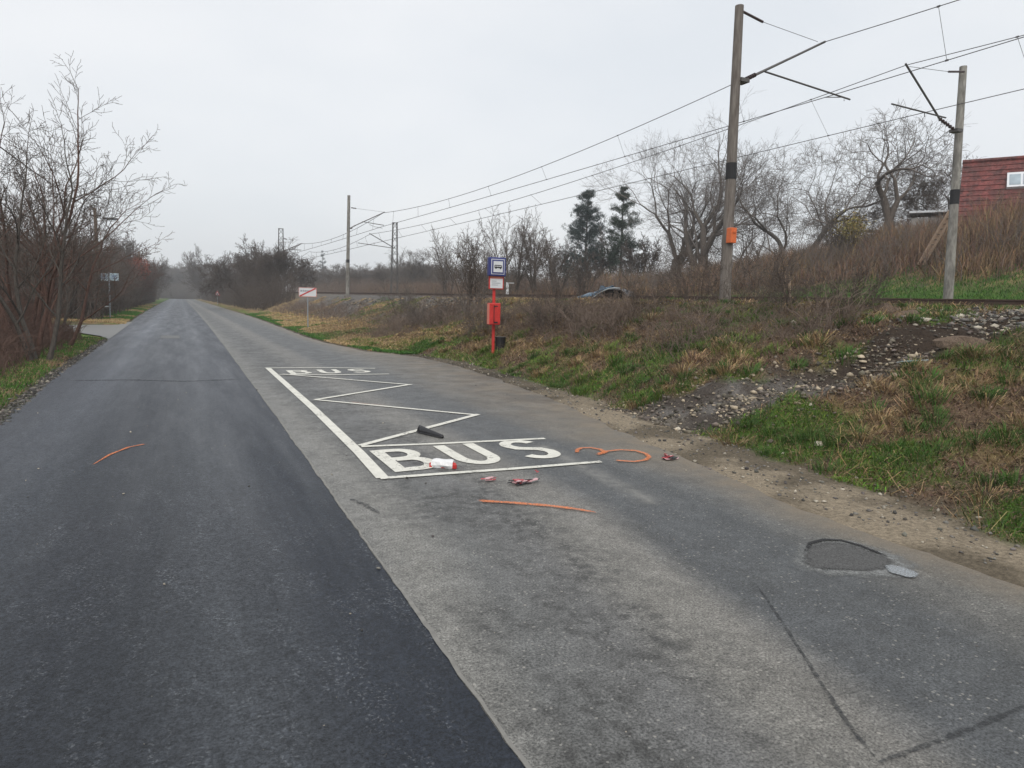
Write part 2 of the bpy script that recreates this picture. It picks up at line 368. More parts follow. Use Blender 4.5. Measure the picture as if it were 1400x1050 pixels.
# ---------------------------------------------------------------- the lie of the land
eY = np.array([-20, 2.5, 4.3, 5.7, 8, 11.5, 15, 18.9, 21, 23.6, 28, 31.8, 45, 61, 100, 600.])
eR = np.array([5.0, 5.0, 5.03, 5.3, 5.68, 6.43, 6.75, 7.0, 6.9, 5.8, 5.35, 5.2, 5.5, 5.75, 5.9, 6.0])
lY = np.array([-20, 8, 11.2, 16.6, 24, 30, 60, 110, 180, 600.])
lL = np.array([-2.0, -2.15, -2.25, -2.45, -2.5, -2.55, -3.0, -3.3, -3.5, -3.5])
fY = np.array([-20, 0, 3, 4.6, 6.4, 9, 11.5, 15, 19, 22, 25, 30, 36, 61, 600.])     # foot of the embankment
fX = np.array([6.2, 6.1, 6.05, 6.35, 6.6, 6.8, 7.2, 7.5, 7.75, 7.2, 6.4, 5.9, 5.8, 6.2, 6.4])
def edR(y): return np.interp(y, eY, eR)
def edL(y): return np.interp(y, lY, lL)
def foot(y): return np.interp(y, fY, fX)
def railz(y): return 2.1+.0052*np.clip(y, 0, 170)
PATH = np.array([[6.2, 9.0], [7.2, 7.9], [8.2, 7.0], [9.2, 6.45], [10.4, 6.15], [11.6, 5.6], [13.2, 4.6], [15.5, 3.5]])
def pathd(x, y):
    x = np.asarray(x, float); y = np.asarray(y, float); d = np.full(np.broadcast(x, y).shape, 9.0)
    for a, b in zip(PATH[:-1], PATH[1:]):
        ab = b-a; t = np.clip(((x-a[0])*ab[0]+(y-a[1])*ab[1])/(ab@ab), 0, 1)
        d = np.minimum(d, np.hypot(x-a[0]-t*ab[0], y-a[1]-t*ab[1]))
    return d
def height(x, y):
    x = np.asarray(x, float); y = np.asarray(y, float)
    top = railz(y)-.28
    wd = np.interp(y, [0, 8, 20, 28, 45, 70], [6.2, 5.7, 5.2, 7.4, 8.4, 8.6])
    t = np.clip((x-foot(y))/wd, 0, 1)
    k = np.interp(y, [0, 6, 9, 20, 30, 60], [1.6, 1.7, 1.9, 1.8, 1.0, .9])
    prof = 1-(1-t)**k
    verge = np.interp(y, [20, 30, 60], [0, .5, .6])
    prof = prof*(1-verge)+verge*sm(.3, 1, t)
    z = top*prof
    bump = (fbm(x, y, .8, 3)-.5)*.5+(fbm(x, y, 2.8, 8, 3)-.5)*.26
    z = z+bump*sm(.02, .2, t)*(1-sm(.9, 1.0, t)*.8)
    # trodden path cut: slightly hollow, with a low hump of spoil on the camera side
    pd = pathd(x, y); z = z-.16*np.exp(-(pd/.55)**2)*sm(.05, .3, t)*(1-sm(.85, 1, t))
    # beyond the tracks
    amp = np.interp(y, [0, 15, 22, 30, 45, 60, 100], [7, 7, 6.6, 5.2, 2.2, .9, .5])
    z = z+amp*(sm(23, 50, x)*.65+np.clip((x-25)/25, 0, 1.6)*.35)*(x > 23)+(fbm(x, y, .15, 5)-.5)*.8*sm(26, 34, x)
    # left verge
    l = edL(y)-x; side = sm(30.5, 32.5, y)*(1-sm(43, 46, y))
    z = z+(.05+.02*l+(fbm(x, y, 1.3, 9)-.5)*.16)*sm(.05, .8, l)*(1-side)*(x < 0)
    z = z+.6*sm(6, 20, l)*(1-side)*(x < 0)
    road = (x > edL(y)-.03) & (x < edR(y)+.02)
    inn = np.minimum(x-edL(y), edR(y)-x)
    z = np.where(inn > 0, z-.06*sm(0, .25, inn)-.004, z)
    z = np.where((x > 0) & (inn <= 0) & (t <= .15), z-.004+.012*sm(0, .3, -inn)+.018*(fbm(x, y, 3, 4)-.5)*sm(0, .25, -inn), z)
    # the lane that leaves to the left
    z = np.where((x < edL(y)+.02), z-.03*side, z)
    return z
C_GREEN = np.array([.050, .135, .017]); C_TAN = np.array([.33, .24, .12]); C_BROWN = np.array([.13, .09, .062])
C_SOIL = np.array([.06, .045, .035]); C_DUST = np.array([.27, .225, .165]); C_GREY = np.array([.16, .15, .14]); C_MOSS = np.array([.21, .18, .035])
def masks(x, y):
    """green, tan, path, dust, ballast, moss weights 0..1"""
    t = x-foot(y)
    n1 = fbm(x, y, .55, 21); n2 = fbm(x, y, 1.7, 31)
    nearmound = (1-sm(6.2, 8.0, y+ (x-7)*.35))*sm(0, .4, t)
    pd = pathd(x, y)
    wpath = np.interp(x, [6, 8, 11, 14], [1.1, .8, .8, 1.6])
    path = (1-sm(wpath*.65, wpath*1.1, pd+(n2-.5)*.7))*(x > 6)*(x < 17)
    green = sm(.50, .64, .55*n1+.45*n2-.04*sm(1.6, 4, t)*(x < 16)+.13*(1-sm(.1, 1.5, t))+.05*nearmound*(1-sm(.3, 1.4, t))+.02*nearmound-.07*sm(22, 30, y)*(x < 16)*sm(0.2, 1.5, t))
    green = np.where(x > 22, sm(.30, .5, n1)*(1-sm(27, 31, x))*(1-sm(28, 42, y)), green)
    green = np.where(x < 0, sm(.36, .52, n1)*(1-.9*sm(2.5, 5, edL(y)-x)), green)
    tan = sm(.46, .62, n2+.22*sm(24, 32, y)*(x > 0)*(x < 13)+.08*nearmound)
    dust = sm(-.02, .05, x-edR(y)+.2)*(1-sm(-.25, .15, t+.9*(n2-.5)*.6))*(x > 0)
    dust2 = sm(-.02, .05, edL(y)-x)*(1-sm(.1, .4, edL(y)-x+.5*(n2-.5)))*(x < 0)
    ball = sm(12.7, 13.3, x+(n2-.5)*.8)*(1-sm(23.2, 23.8, x))
    gstone = sm(.5, .62, fbm(x, y, .35, 41)+.05)*sm(3.0, 4.5, t)*(x < 14)*sm(20, 26, y)     # grey scree in the bank
    moss = sm(11.6, 12.4, x)*(1-sm(14.2, 14.6, x))*sm(7.5, 9, y)*sm(.42, .55, n2)
    moss = moss*(1-sm(24, 30, y))
    return green, tan, path, dust, dust2, ball, gstone, moss
def gcol(x, y):
    g, tn, pa, du, d2, ba, gs, mo = masks(x, y)
    def L(c, w, d): return c*(1-w[..., None])+d*w[..., None]
    c = np.broadcast_to(C_BROWN, x.shape+(3,)).copy()
    c = L(c, sm(.45, .6, fbm(x, y, 2.5, 51))*.8, C_SOIL); c = L(c, tn*.7, C_TAN*.8); c = L(c, g*.8, C_GREEN)
    c = L(c, gs, C_GREY*.8); c = L(c, mo*.9, C_MOSS)
    pcol = C_SOIL*.75+(C_GREY-C_SOIL*.75)*((1-sm(7.5, 9.6, x))*(.25+.6*sm(.42, .6, fbm(x, y, 2.2, 57))))[..., None]
    c = c*(1-pa[..., None])+pcol*pa[..., None]
    c = L(c, ba*(1-mo*.8), C_GREY*.75)
    duc = C_DUST*(.5+.5*sm(.35, .6, fbm(x, y, 1.4, 61)))[..., None]
    duc = duc*(1-.55*sm(9, 14, y)[..., None])
    c = c*(1-du[..., None])+duc*du[..., None]; c = L(c, d2*.8, C_SOIL)
    far = sm(60, 110, y); c = L(c, far*.5*(x > 0), C_TAN*.6)
    return c
xs = np.unique(np.concatenate([np.arange(-60, -12, 3), np.arange(-12, -5, .5), np.arange(-5, -1.6, .08), np.arange(-1.4, 5, .8), np.arange(5, 14.6, .07), np.arange(14.6, 24, .4), np.arange(24, 52, .7), np.arange(52, 160, 6), [-900, -500, -250, -120, 200, 300, 500, 900]]))
ys = np.unique(np.concatenate([np.arange(-10, 1, .6), np.arange(1, 12, .07), np.arange(12, 24, .12), np.arange(24, 50, .3), np.arange(50, 120, 1.5), np.arange(120, 420, 10), [-60, -25, 500, 700, 1000, 1500]]))
XX, YY = np.meshgrid(xs, ys, indexing='ij'); ZZ = height(XX, YY)
far = sm(150, 500, np.hypot(XX, YY)); ZZ = ZZ*(1-far)
V = np.stack([XX, YY, ZZ], -1).reshape(-1, 3)
nx, ny = XX.shape; I = np.arange(nx*ny).reshape(nx, ny)
Fq = np.stack([I[:-1, :-1], I[1:, :-1], I[1:, 1:], I[:-1, 1:]], -1).reshape(-1, 4)
g = mesh_np('ground', V, [Fq], M['ground'], cols=gcol(XX, YY).reshape(-1, 3), smooth=True); tag(g, kind='structure')
ZG = ZZ
def hz(x, y): return float(height(np.array([x]), np.array([y]))[0])

# ---------------------------------------------------------------- road sheets
def jx(y): return 1.13+.72*(1-np.exp(-np.clip(y, 0, 999)/55.0))
def sheet(name, ys, fl, fr, nu, z, mat, dirt=False):
    U = np.linspace(0, 1, nu); Y = np.repeat(ys[:, None], nu, 1); a = fl(ys)[:, None]; b = fr(ys)[:, None]
    X = a+(b-a)*U[None]; Vv = np.stack([X, Y, np.full_like(X, z)], -1).reshape(-1, 3)
    I = np.arange(len(ys)*nu).reshape(len(ys), nu)
    Fq = np.stack([I[:-1, :-1], I[:-1, 1:], I[1:, 1:], I[1:, :-1]], -1).reshape(-1, 4)
    cols = np.zeros((X.size, 3))
    if dirt:
        d = (edR(Y)-X).ravel(); yy = Y.ravel(); xx = X.ravel()
        reach = np.interp(yy, [0, 5, 8, 12, 20, 26, 40], [.35, .5, 1.3, 2.2, 2.2, .6, .5])
        cols[:, 0] = np.clip(1.05-np.clip(d, 0, 9)/reach, 0, 1)*np.interp(yy, [0, 60, 90], [1, .7, .4])
        pa = G(800, 640)[:2]; pb = G(888, 684)[:2]; ab = pb-pa; tt = np.clip(((xx-pa[0])*ab[0]+(yy-pa[1])*ab[1])/(ab@ab), -.9, 1)
        cols[:, 2] = np.exp(-(np.hypot(xx-pa[0]-tt*ab[0], yy-pa[1]-tt*ab[1])/.10)**2)*.9
        cols[:, 1] = np.interp(yy, [8, 11, 21, 24], [0, 1, 1, 0])*np.clip(1-d/2.4, 0, 1)
    return mesh_np(name, Vv, [Fq], mat, cols=cols)
ry = np.unique(np.concatenate([np.arange(-8, 0, .5), np.arange(0, 26, .06), np.arange(26, 60, .25), np.arange(60, 340, 3)]))
def nr(s, a, seed): return lambda y: (fbm(y, y*0+seed, s, seed, 4)-.5)*a*2
fadeY = lambda y: 1
ragR = nr(1.6, .11, 3); ragL = nr(1.3, .10, 5); ragJ0 = nr(.7, .012, 6); ragJ1 = nr(9, .016, 16); ragJ = lambda y: ragJ0(y)+ragJ1(y)
road = sheet('road', ry, lambda y: edL(y)+ragL(y), lambda y: edR(y)+ragR(y), 70, 0.0, M['old'], True); tag(road, kind='structure')
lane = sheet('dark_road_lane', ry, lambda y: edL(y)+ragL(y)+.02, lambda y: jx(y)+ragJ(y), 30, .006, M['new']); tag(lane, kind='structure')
# pale dusty line where the two surfacings meet
jm = MB(); yy = np.concatenate([np.arange(1.2, 20, .08), np.arange(20, 60, .5), np.arange(60, 200, 5)])
jm.ribbon([(jx(y)+ragJ(np.array([y]))[0]+.012, y) for y in yy], [.022*(.4+1.3*float(vnoise(y, 0, 1.1, 4)))+.0008*max(0,y-10) for y in yy])
o = jm.build('road_joint_line', plain('dusty_joint', (.20, .195, .18), .8, .3, var=.5, scale=12)); o.location.z = .010; tag(o, kind='structure')
# lane leaving to the left, with the grass tongue before it
sm_ = MB(); a0 = [(-2.5, 30.6), (-3.0, 33.0), (-4.4, 36.5), (-7, 39.2), (-14, 40.8), (-40, 42)]; a1 = [(-2.7, 50), (-3.4, 47.8), (-4.6, 46.6), (-7, 46.0), (-14, 45.8), (-40, 46.5)]
vv = []
for i, (p, q) in enumerate(zip(a0, a1)): sm_.v += [[p[0], p[1], .02], [q[0], q[1], .02]]
for i in range(5): sm_.f.append([2*i, 2*i+1, 2*i+3, 2*i+2])
o = sm_.build('side_road', plain('pale_old_asphalt', (.17, .17, .165), .6, .4, var=.2, scale=3, bump=.2)); tag(o, kind='structure')
# windscreen reflection lines painted as dark strips, repair seam, pothole
def poly_sheet(name, pts, z, mat, jit=.0, sub=6):
    P = []
    for i in range(len(pts)):
        a = np.array(pts[i]); b = np.array(pts[(i+1) % len(pts)])
        for k in range(sub): P.append(a+(b-a)*k/sub+(rs.rand(2)-.5)*jit*2)
    m = MB(); m.v = [[p[0], p[1], z] for p in P]; m.f = [list(range(len(P)))]
    a = sum(P[i][0]*P[(i+1) % len(P)][1]-P[(i+1) % len(P)][0]*P[i][1] for i in range(len(P)))
    if a < 0: m.f = [m.f[0][::-1]]
    return m.build(name, mat)
def gp(*px): return [G(*p)[:2] for p in px]
def smoothpts(pts, k=3):
    P = [np.array(p, float) for p in pts]
    for _ in range(k):
        Q = []
        for i in range(len(P)): a = P[i]; b = P[(i+1) % len(P)]; Q += [a*.75+b*.25, a*.25+b*.75]
        P = Q
    return P
M['softrim'] = soft('pale_mortar_rim', (.15, .155, .152), (.22, .225, .22), nscale=11, hard=.62)
M['softchips'] = soft('loose_chippings_in_hole', (.04, .04, .04), (.12, .12, .118), .85, nscale=12, hard=.95)
M['softtar'] = soft('thin_tar', (.02, .022, .024), (.06, .062, .065), .6, nscale=18, hard=.55)  # serves the repair seam, the smear and the painted reflection lines
M['softlip'] = soft('dark_hole_lip', (.012, .012, .013), (.03, .03, .032), .8, nscale=25, hard=.95)
M['softwater'] = soft('puddle_film', (.4, .43, .45), (.5, .52, .54), .06, nscale=30, spec=1.0, metal=.8, hard=.9)
ph = empty('pothole', (4.4, 3.2, 0)); tag(ph, 'shallow pothole of loose dark chippings with a pale rim near the right road edge', 'pothole')
def kid(o, e): o.parent = e; o.matrix_parent_inverse = Matrix.Translation(-e.location); return o
kid(soft_patch('pale_rim', smoothpts(gp((1076, 768), (1092, 738), (1150, 734), (1205, 750), (1258, 768), (1262, 790), (1215, 794), (1150, 790), (1098, 784)), 3), M['softrim'], .004), ph)
kid(soft_patch('chippings', smoothpts(gp((1096, 768), (1110, 743), (1150, 741), (1195, 755), (1228, 770), (1205, 783), (1150, 781), (1108, 779)), 3), M['softchips'], .008), ph)
kid(soft_ribbon('dark_lip', gp((1098, 762), (1108, 744), (1128, 739), (1150, 740), (1175, 747), (1200, 757), (1225, 767)), [.03, .05, .05, .045, .05, .045, .03], M['softlip'], .011), ph)  # shade inside the hole's upper edge, painted as a dark strip
o = soft_patch('puddle', smoothpts(gp((1208, 774), (1222, 774), (1243, 780), (1260, 788), (1248, 793), (1230, 789), (1212, 783)), 2), M['softwater'], .012); tag(o, kind='structure')
def taper_rib(name, pts, w, z, mat, jit=.004, n=26):
    pts = np.array(pts)[:, :2]; seg = np.linspace(0, len(pts)-1, n)
    P = [[np.interp(s, range(len(pts)), pts[:, k]) for k in (0, 1)] for s in seg]
    W = [w*(.75+.5*random.random())*(min(1, (i+.6)/3)*min(1, (n-i-.4)/3)) for i in range(n)]
    P = [[p[0]+random.uniform(-jit, jit), p[1]+random.uniform(-jit, jit)] for p in P]
    return soft_ribbon(name, P, [w_*2.2 for w_ in W], M['softtar'], z)
o = taper_rib('tar_seam', gp((1032, 796), (1075, 860), (1110, 915), (1155, 985), (1200, 1042)), .015, .004, M['tar'], .002); tag(o, kind='structure')  # dark windscreen reflection painted onto the asphalt as a line
o = taper_rib('tar_seam', gp((1195, 1046), (1260, 1022), (1330, 996), (1420, 958)), .018, .004, M['tar'], .002); tag(o, kind='structure')  # second arm of the painted windscreen reflection
o = taper_rib('repair_seam', gp((90, 521), (180, 520), (250, 522), (332, 519)), .10, .011, M['tar']); tag(o, kind='structure')
o = taper_rib('skid_smear', gp((478, 682), (498, 690), (520, 703)), .035, .004, M['tar']); tag(o, kind='structure')
o = poly_sheet('manhole_patch', gp((221, 459), (245, 459), (246, 463), (219, 463)), .012, M['ringpatch'], .01, 3); tag(o, 'pale rectangular repair patch far down the left lane', 'road patch')

# ---------------------------------------------------------------- bus bay markings
ZP = .0075
bay = empty('bus_bay_marking', (3, 12, 0)); tag(bay, 'white zigzag outline of the bus stop bay on the asphalt', 'road marking')
def mark(name, ribs, parent, mat='white', z=ZP):
    m = MB()
    for k, (pts, wd) in enumerate(ribs):
        P = []
        for i in range(len(pts)-1):
            a = np.array(pts[i][:2], float); b = np.array(pts[i+1][:2], float); nn = max(1, int(np.linalg.norm(b-a)/.25))
            for j in range(nn): P.append(a+(b-a)*j/nn)
        P.append(np.array(pts[-1][:2], float))
        m.ribbon(P, wd, z+k*.0007)
    o = m.build(name, M[mat]); 
    if parent: o.parent = parent; o.matrix_parent_inverse = Matrix.Translation(-parent.location)
    return o
g2 = lambda *q: [tuple(G(*p)[:2]) for p in q]
mark('side_line', [(g2((366, 503), (430, 560), (492, 620), (523, 654)), .13)], bay)
mark('near_line', [(g2((520, 655), (600, 649), (700, 642), (822, 632)), .085)], bay, z=ZP+.003)
mark('middle_line', [(g2((494, 611), (600, 607), (745, 600)), .085)], bay)
mark('zigzag_line', [(g2((492, 610), (654, 567)), .10), (g2((652, 568), (430, 547)), .09), (g2((432, 547), (562, 526)), .10), (g2((560, 526.5), (386, 512)), .09)], bay, z=ZP+.003)
mark('far_inner_line', [(g2((382, 512.5), (450, 513), (532, 512)), .10)], bay, z=ZP+.006)
mark('far_line', [(g2((365, 503.5), (440, 503), (513, 504)), .11)], bay, z=ZP+.003)
def bus_word(x0, y0, x1, y1, sw, label, rot=False):
    """B U S stroked as thick painted letters between two lines; x across the road, y away from the camera"""
    e = empty('bus_lettering', ((x0+x1)/2, (y0+y1)/2, 0)); tag(e, label, 'road lettering')
    W = (x1-x0); H = y1-y0; lw = W*.235
    def tr(ox, pts): return [(x0+ox+px*lw, y0+py*H) for px, py in pts]
    def arc(cx, cy, rx, ry, a0, a1, n=10): return [(cx+rx*math.cos(R_(a0+(a1-a0)*i/n)), cy+ry*math.sin(R_(a0+(a1-a0)*i/n))) for i in range(n+1)]
    B = [[(0.12, 0), (.12, 1)], [(.12, .93), (.5, .93)]+arc(.55, .73, .33, .2, 90, -90, 8)+[(.12, .53)], [(.3, .5), (.55, .5)]+arc(.58, .29, .38, .22, 90, -90, 8)+[(.12, .07)]]
    U = [[(.1, 1), (.1, .35)]+arc(.5, .35, .4, .28, 180, 360, 12)+[(.9, 1)]]
    Sx = [arc(.5, .73, .38, .2, 20, 180, 9)+[(.14, .68), (.25, .57), (.75, .46), (.88, .34)]+arc(.5, .28, .38, .2, 0, -160, 9)]
    skew = 0 if rot else 0
    for nm, L, ox in (('letter_b', B, 0), ('letter_u', U, W*.385), ('letter_s', Sx, W*.765)):
        mm = MB()
        for k, st in enumerate(L): mm.ribbon(tr(ox, st), sw, ZP+.0006*k)
        o = mm.build(nm, M['white']); o.parent = e; o.matrix_parent_inverse = Matrix.Translation(-e.location)
    return e
bus_word(2.0, 6.80, 4.10, 7.90, .15, 'large white BUS lettering nearest the camera, at the near end of the bay')
bus_word(2.33, 16.6, 4.25, 17.5, .14, 'small distant white BUS lettering at the far end of the bay')
def spray(name, px, wd, label, mat='orange', z=.014):
    pts = np.array([G(*p)[:2] for p in px]); n = max(14, len(px)*4); s = np.linspace(0, len(px)-1, n)
    P = [[np.interp(t, range(len(px)), pts[:, k]) for k in (0, 1)] for t in s]
    W = [wd*(.8+.4*random.random())*min(1, (n-i)/(n*.45)+.12) for i in range(n)]
    o = soft_ribbon(name, P, [w_*1.7 for w_ in W], M[mat], z); tag(o, label, 'spray mark'); return o
spray('spray_mark', [(650, 686), (700, 689), (750, 693), (790, 698), (818, 703)], .055, 'orange sprayed line on the asphalt in front of the BUS lettering')
spray('spray_mark', [(200, 608), (175, 613), (150, 623), (125, 638)], .03, 'short curved orange spray mark on the dark left lane', 'orange')
spray('spray_mark', [(478, 550), (500, 553), (530, 555)], .05, 'faint orange spray over the zigzag line', 'orange_faint', .0135)
fx = lambda L: [(340+a/2.3333, 480+b/2.3333) for a, b in L]
e = empty('sprayed_numeral', G(835, 623)); tag(e, 'orange sprayed numeral 3 at the right end of the bay line', 'spray mark')
for nm, L in (('lower_curve', [(1047, 327), (1048, 318), (1060, 312), (1090, 311), (1120, 316), (1138, 326), (1110, 334)]), ('upper_curve', [(1112, 331), (1140, 323), (1185, 318), (1235, 321), (1268, 331), (1278, 341), (1266, 351), (1230, 356), (1165, 352)])):
    pts = np.array([G(*p)[:2] for p in fx(L)]); n = 40; s = np.linspace(0, len(L)-1, n)
    o = soft_ribbon(nm, [[np.interp(t, range(len(L)), pts[:, k]) for k in (0, 1)] for t in s], [.085*(.8+.4*random.random()) for _ in s], M['orange'], .014 if nm[0] == 'l' else .0155); o.parent = e; o.matrix_parent_inverse = Matrix.Translation(-e.location)

# ---------------------------------------------------------------- vegetation machinery
def blades(P, h, wd, lean, col, col2=None, seg=2, droop=.5, dirang=None):
    """P (n,3) roots; returns V, quads, tris, colours of curved tapering blades"""
    n = len(P); a = rs.rand(n)*2*math.pi if dirang is None else dirang
    d = np.stack([np.cos(a), np.sin(a), np.zeros(n)], 1); s = np.stack([-np.sin(a+rs.rand(n)*2), np.cos(a+rs.rand(n)*2), np.zeros(n)], 1)
    s /= np.linalg.norm(s, axis=1)[:, None]
    h = np.asarray(h)[:, None]; lean = np.asarray(lean)[:, None]; wv = np.asarray(wd)[:, None]
    p1 = P+d*h*lean*.35+np.array([0, 0, 1.])*h*.55
    p2 = P+d*h*lean*(1.0)+np.array([0, 0, 1.])*h*(1-droop*np.clip(lean, 0, 1))
    V = np.stack([P-s*wv/2, P+s*wv/2, p1-s*wv*.4, p1+s*wv*.4, p2], 1).reshape(-1, 3)
    b = np.arange(n)[:, None]*5
    Q = b+np.array([[0, 1, 3, 2]]); T = b+np.array([[2, 3, 4]])
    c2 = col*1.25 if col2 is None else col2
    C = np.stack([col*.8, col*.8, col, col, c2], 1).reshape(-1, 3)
    return V, Q, T, C
def build_blades(name, parts, label, cat, mat=None):
    Vs = []; Qs = []; Ts = []; Cs = []; off = 0
    for V, Q, T, C in parts: Vs.append(V); Qs.append(Q+off); Ts.append(T+off); Cs.append(C); off += len(V)
    o = mesh_np(name, np.concatenate(Vs), [np.concatenate(Qs), np.concatenate(Ts)], mat or M['veg'], cols=np.concatenate(Cs))
    return tag(o, label, cat, kind='stuff')
def scatter(n, x0, x1, y0, y1, near=True):
    """random points, denser close to the camera"""
    y = y0+(y1-y0)*rs.rand(n)**(1.7 if near else 1); x = x0+(x1-x0)*rs.rand(n); return x, y
def jitc(n, c, v=.25, hue=.12):
    return np.clip(c*(1-v+2*v*rs.rand(n, 1))*(1-hue+2*hue*rs.rand(n, 3)), .004, 1)
def mixc(a, b, n): t = rs.rand(n, 1); return a*(1-t)+b*t

class Tubes:
    """batched thin tubes grouped by point count"""
    def __init__(s): s.g = {}
    def add(s, pts, r): s.g.setdefault(len(pts), []).append((pts, r))
    def arrays(s, sides):
        Vs = []; Qs = []; off = 0
        for n, L in s.g.items():
            P = np.array([l[0] for l in L], float); Rr = np.array([l[1] for l in L], float)
            V, Q = tube_batch(P, Rr, sides); Vs.append(V); Qs.append(Q+off); off += len(V)
        return np.concatenate(Vs), np.concatenate(Qs)
    def build(s, name, mat, parent=None, sides=4):
        V, Q = s.arrays(sides); return mesh_np(name, V, [Q], mat, parent, smooth=sides > 4)
def tube_batch(P, Rr, sides):
    T = np.gradient(P, axis=1); T /= np.linalg.norm(T, axis=2)[..., None]+1e-9
    ref = np.where(np.abs(T[:, :1, 2:3]) < .9, np.array([0, 0, 1.]), np.array([1., 0, 0]))
    u = np.cross(T, np.broadcast_to(ref, T.shape)); u /= np.linalg.norm(u, axis=2)[..., None]+1e-9; v = np.cross(T, u)
    a = np.arange(sides)*2*math.pi/sides
    V = P[:, :, None]+Rr[:, :, None, None]*(np.cos(a)[None, None, :, None]*u[:, :, None]+np.sin(a)[None, None, :, None]*v[:, :, None])
    m, n = P.shape[:2]; b = (np.arange(m)*n*sides)[:, None, None]+(np.arange(n-1)*sides)[None, :, None]+np.arange(sides)[None, None]
    b2 = (np.arange(m)*n*sides)[:, None, None]+(np.arange(n-1)*sides)[None, :, None]+((np.arange(sides)+1) % sides)[None, None]
    Q = np.stack([b, b2, b2+sides, b+sides], -1).reshape(-1, 4)
    return V.reshape(-1, 3), Q

def grow(base, d, L, r, lv, cfg, T, C, rng, first=True):
    """recursive bare branching; trunk and limbs into T, the rest into C"""
    n = 7 if lv <= 1 else 5
    p = np.array(base, float); d = np.array(d, float)/np.linalg.norm(d); pts = [p]; w = cfg['wob'][min(lv, len(cfg['wob'])-1)]
    dirs = [d]
    for i in range(n-1):
        d = d+rng.normal(0, w, 3); d[2] += cfg['up']*(.5 if lv == 0 else 1)*(1 if lv < 3 else .6); d /= np.linalg.norm(d)
        p = p+d*L/(n-1); pts.append(p); dirs.append(d)
    end = cfg.get('taper', .42) if lv < cfg['lv'] else .35
    rad = np.linspace(r, r*end, n)
    if lv == 0 and first: rad[0] *= 1.35
    rad = np.maximum(rad, cfg['rmin'])
    (T if lv < cfg['split'] else C).add(np.array(pts), rad)
    if lv >= cfg['lv']: return
    k = cfg['n'][lv]; k = int(k+rng.rand()-.5+.5)
    s0 = cfg['start'][min(lv, len(cfg['start'])-1)]
    phi = rng.rand()*6.28
    for j in range(k):
        s = s0+(1-s0)*(j+rng.rand()*.8)/k; s = min(s, .99); q = s*(n-1); i = min(int(q), n-2); bp = pts[i]+(pts[i+1]-pts[i])*(q-i)
        dd = dirs[i+1]; phi += 2.4+rng.normal(0, .4)
        ref = np.array([0, 0, 1.]) if abs(dd[2]) < .9 else np.array([1., 0, 0])
        u = np.cross(dd, ref); u /= np.linalg.norm(u); v = np.cross(dd, u)
        ang = R_(cfg['ang'][min(lv, len(cfg['ang'])-1)]+rng.normal(0, 9))
        nd = dd*math.cos(ang)+(u*math.cos(phi)+v*math.sin(phi))*math.sin(ang)
        ll = L*cfg['len'][min(lv, len(cfg['len'])-1)]*(1.15-.55*s)*(.75+.5*rng.rand())
        rr = r*(1-(1-end)*s)*cfg.get('rr', .62)*(.8+.3*rng.rand())
        grow(bp, nd, ll, rr, lv+1, cfg, T, C, rng, False)
    # leader goes on
    grow(pts[-1], dirs[-1], L*cfg['len'][min(lv, len(cfg['len'])-1)]*.8, r*end, lv+1, cfg, T, C, rng, False)
OAK = dict(lv=5, n=[4, 5, 5, 4, 4], len=[.75, .62, .6, .55, .5], ang=[38, 42, 45, 45, 45], wob=[.08, .18, .24, .28, .3], up=.05, start=[.45, .25, .2, .2, .2], split=2, rmin=.009, rr=.66, taper=.55)
GNARL = dict(OAK, wob=[.14, .3, .36, .36, .36], up=.02, ang=[46, 50, 50, 50, 50], n=[4, 5, 5, 4, 4])
SHRUB = dict(lv=3, n=[6, 5, 4], len=[.5, .5, .5], ang=[30, 38, 42], wob=[.08, .13, .18], up=.05, start=[.15, .15, .2], split=1, rmin=.0035, rr=.6, taper=.4)
ROADT = dict(lv=4, n=[6, 6, 5, 4], len=[.55, .55, .5, .5], ang=[42, 42, 42, 40], wob=[.06, .15, .2, .25], up=.07, start=[.3, .2, .2, .2], split=2, rmin=.006, rr=.6, taper=.4)
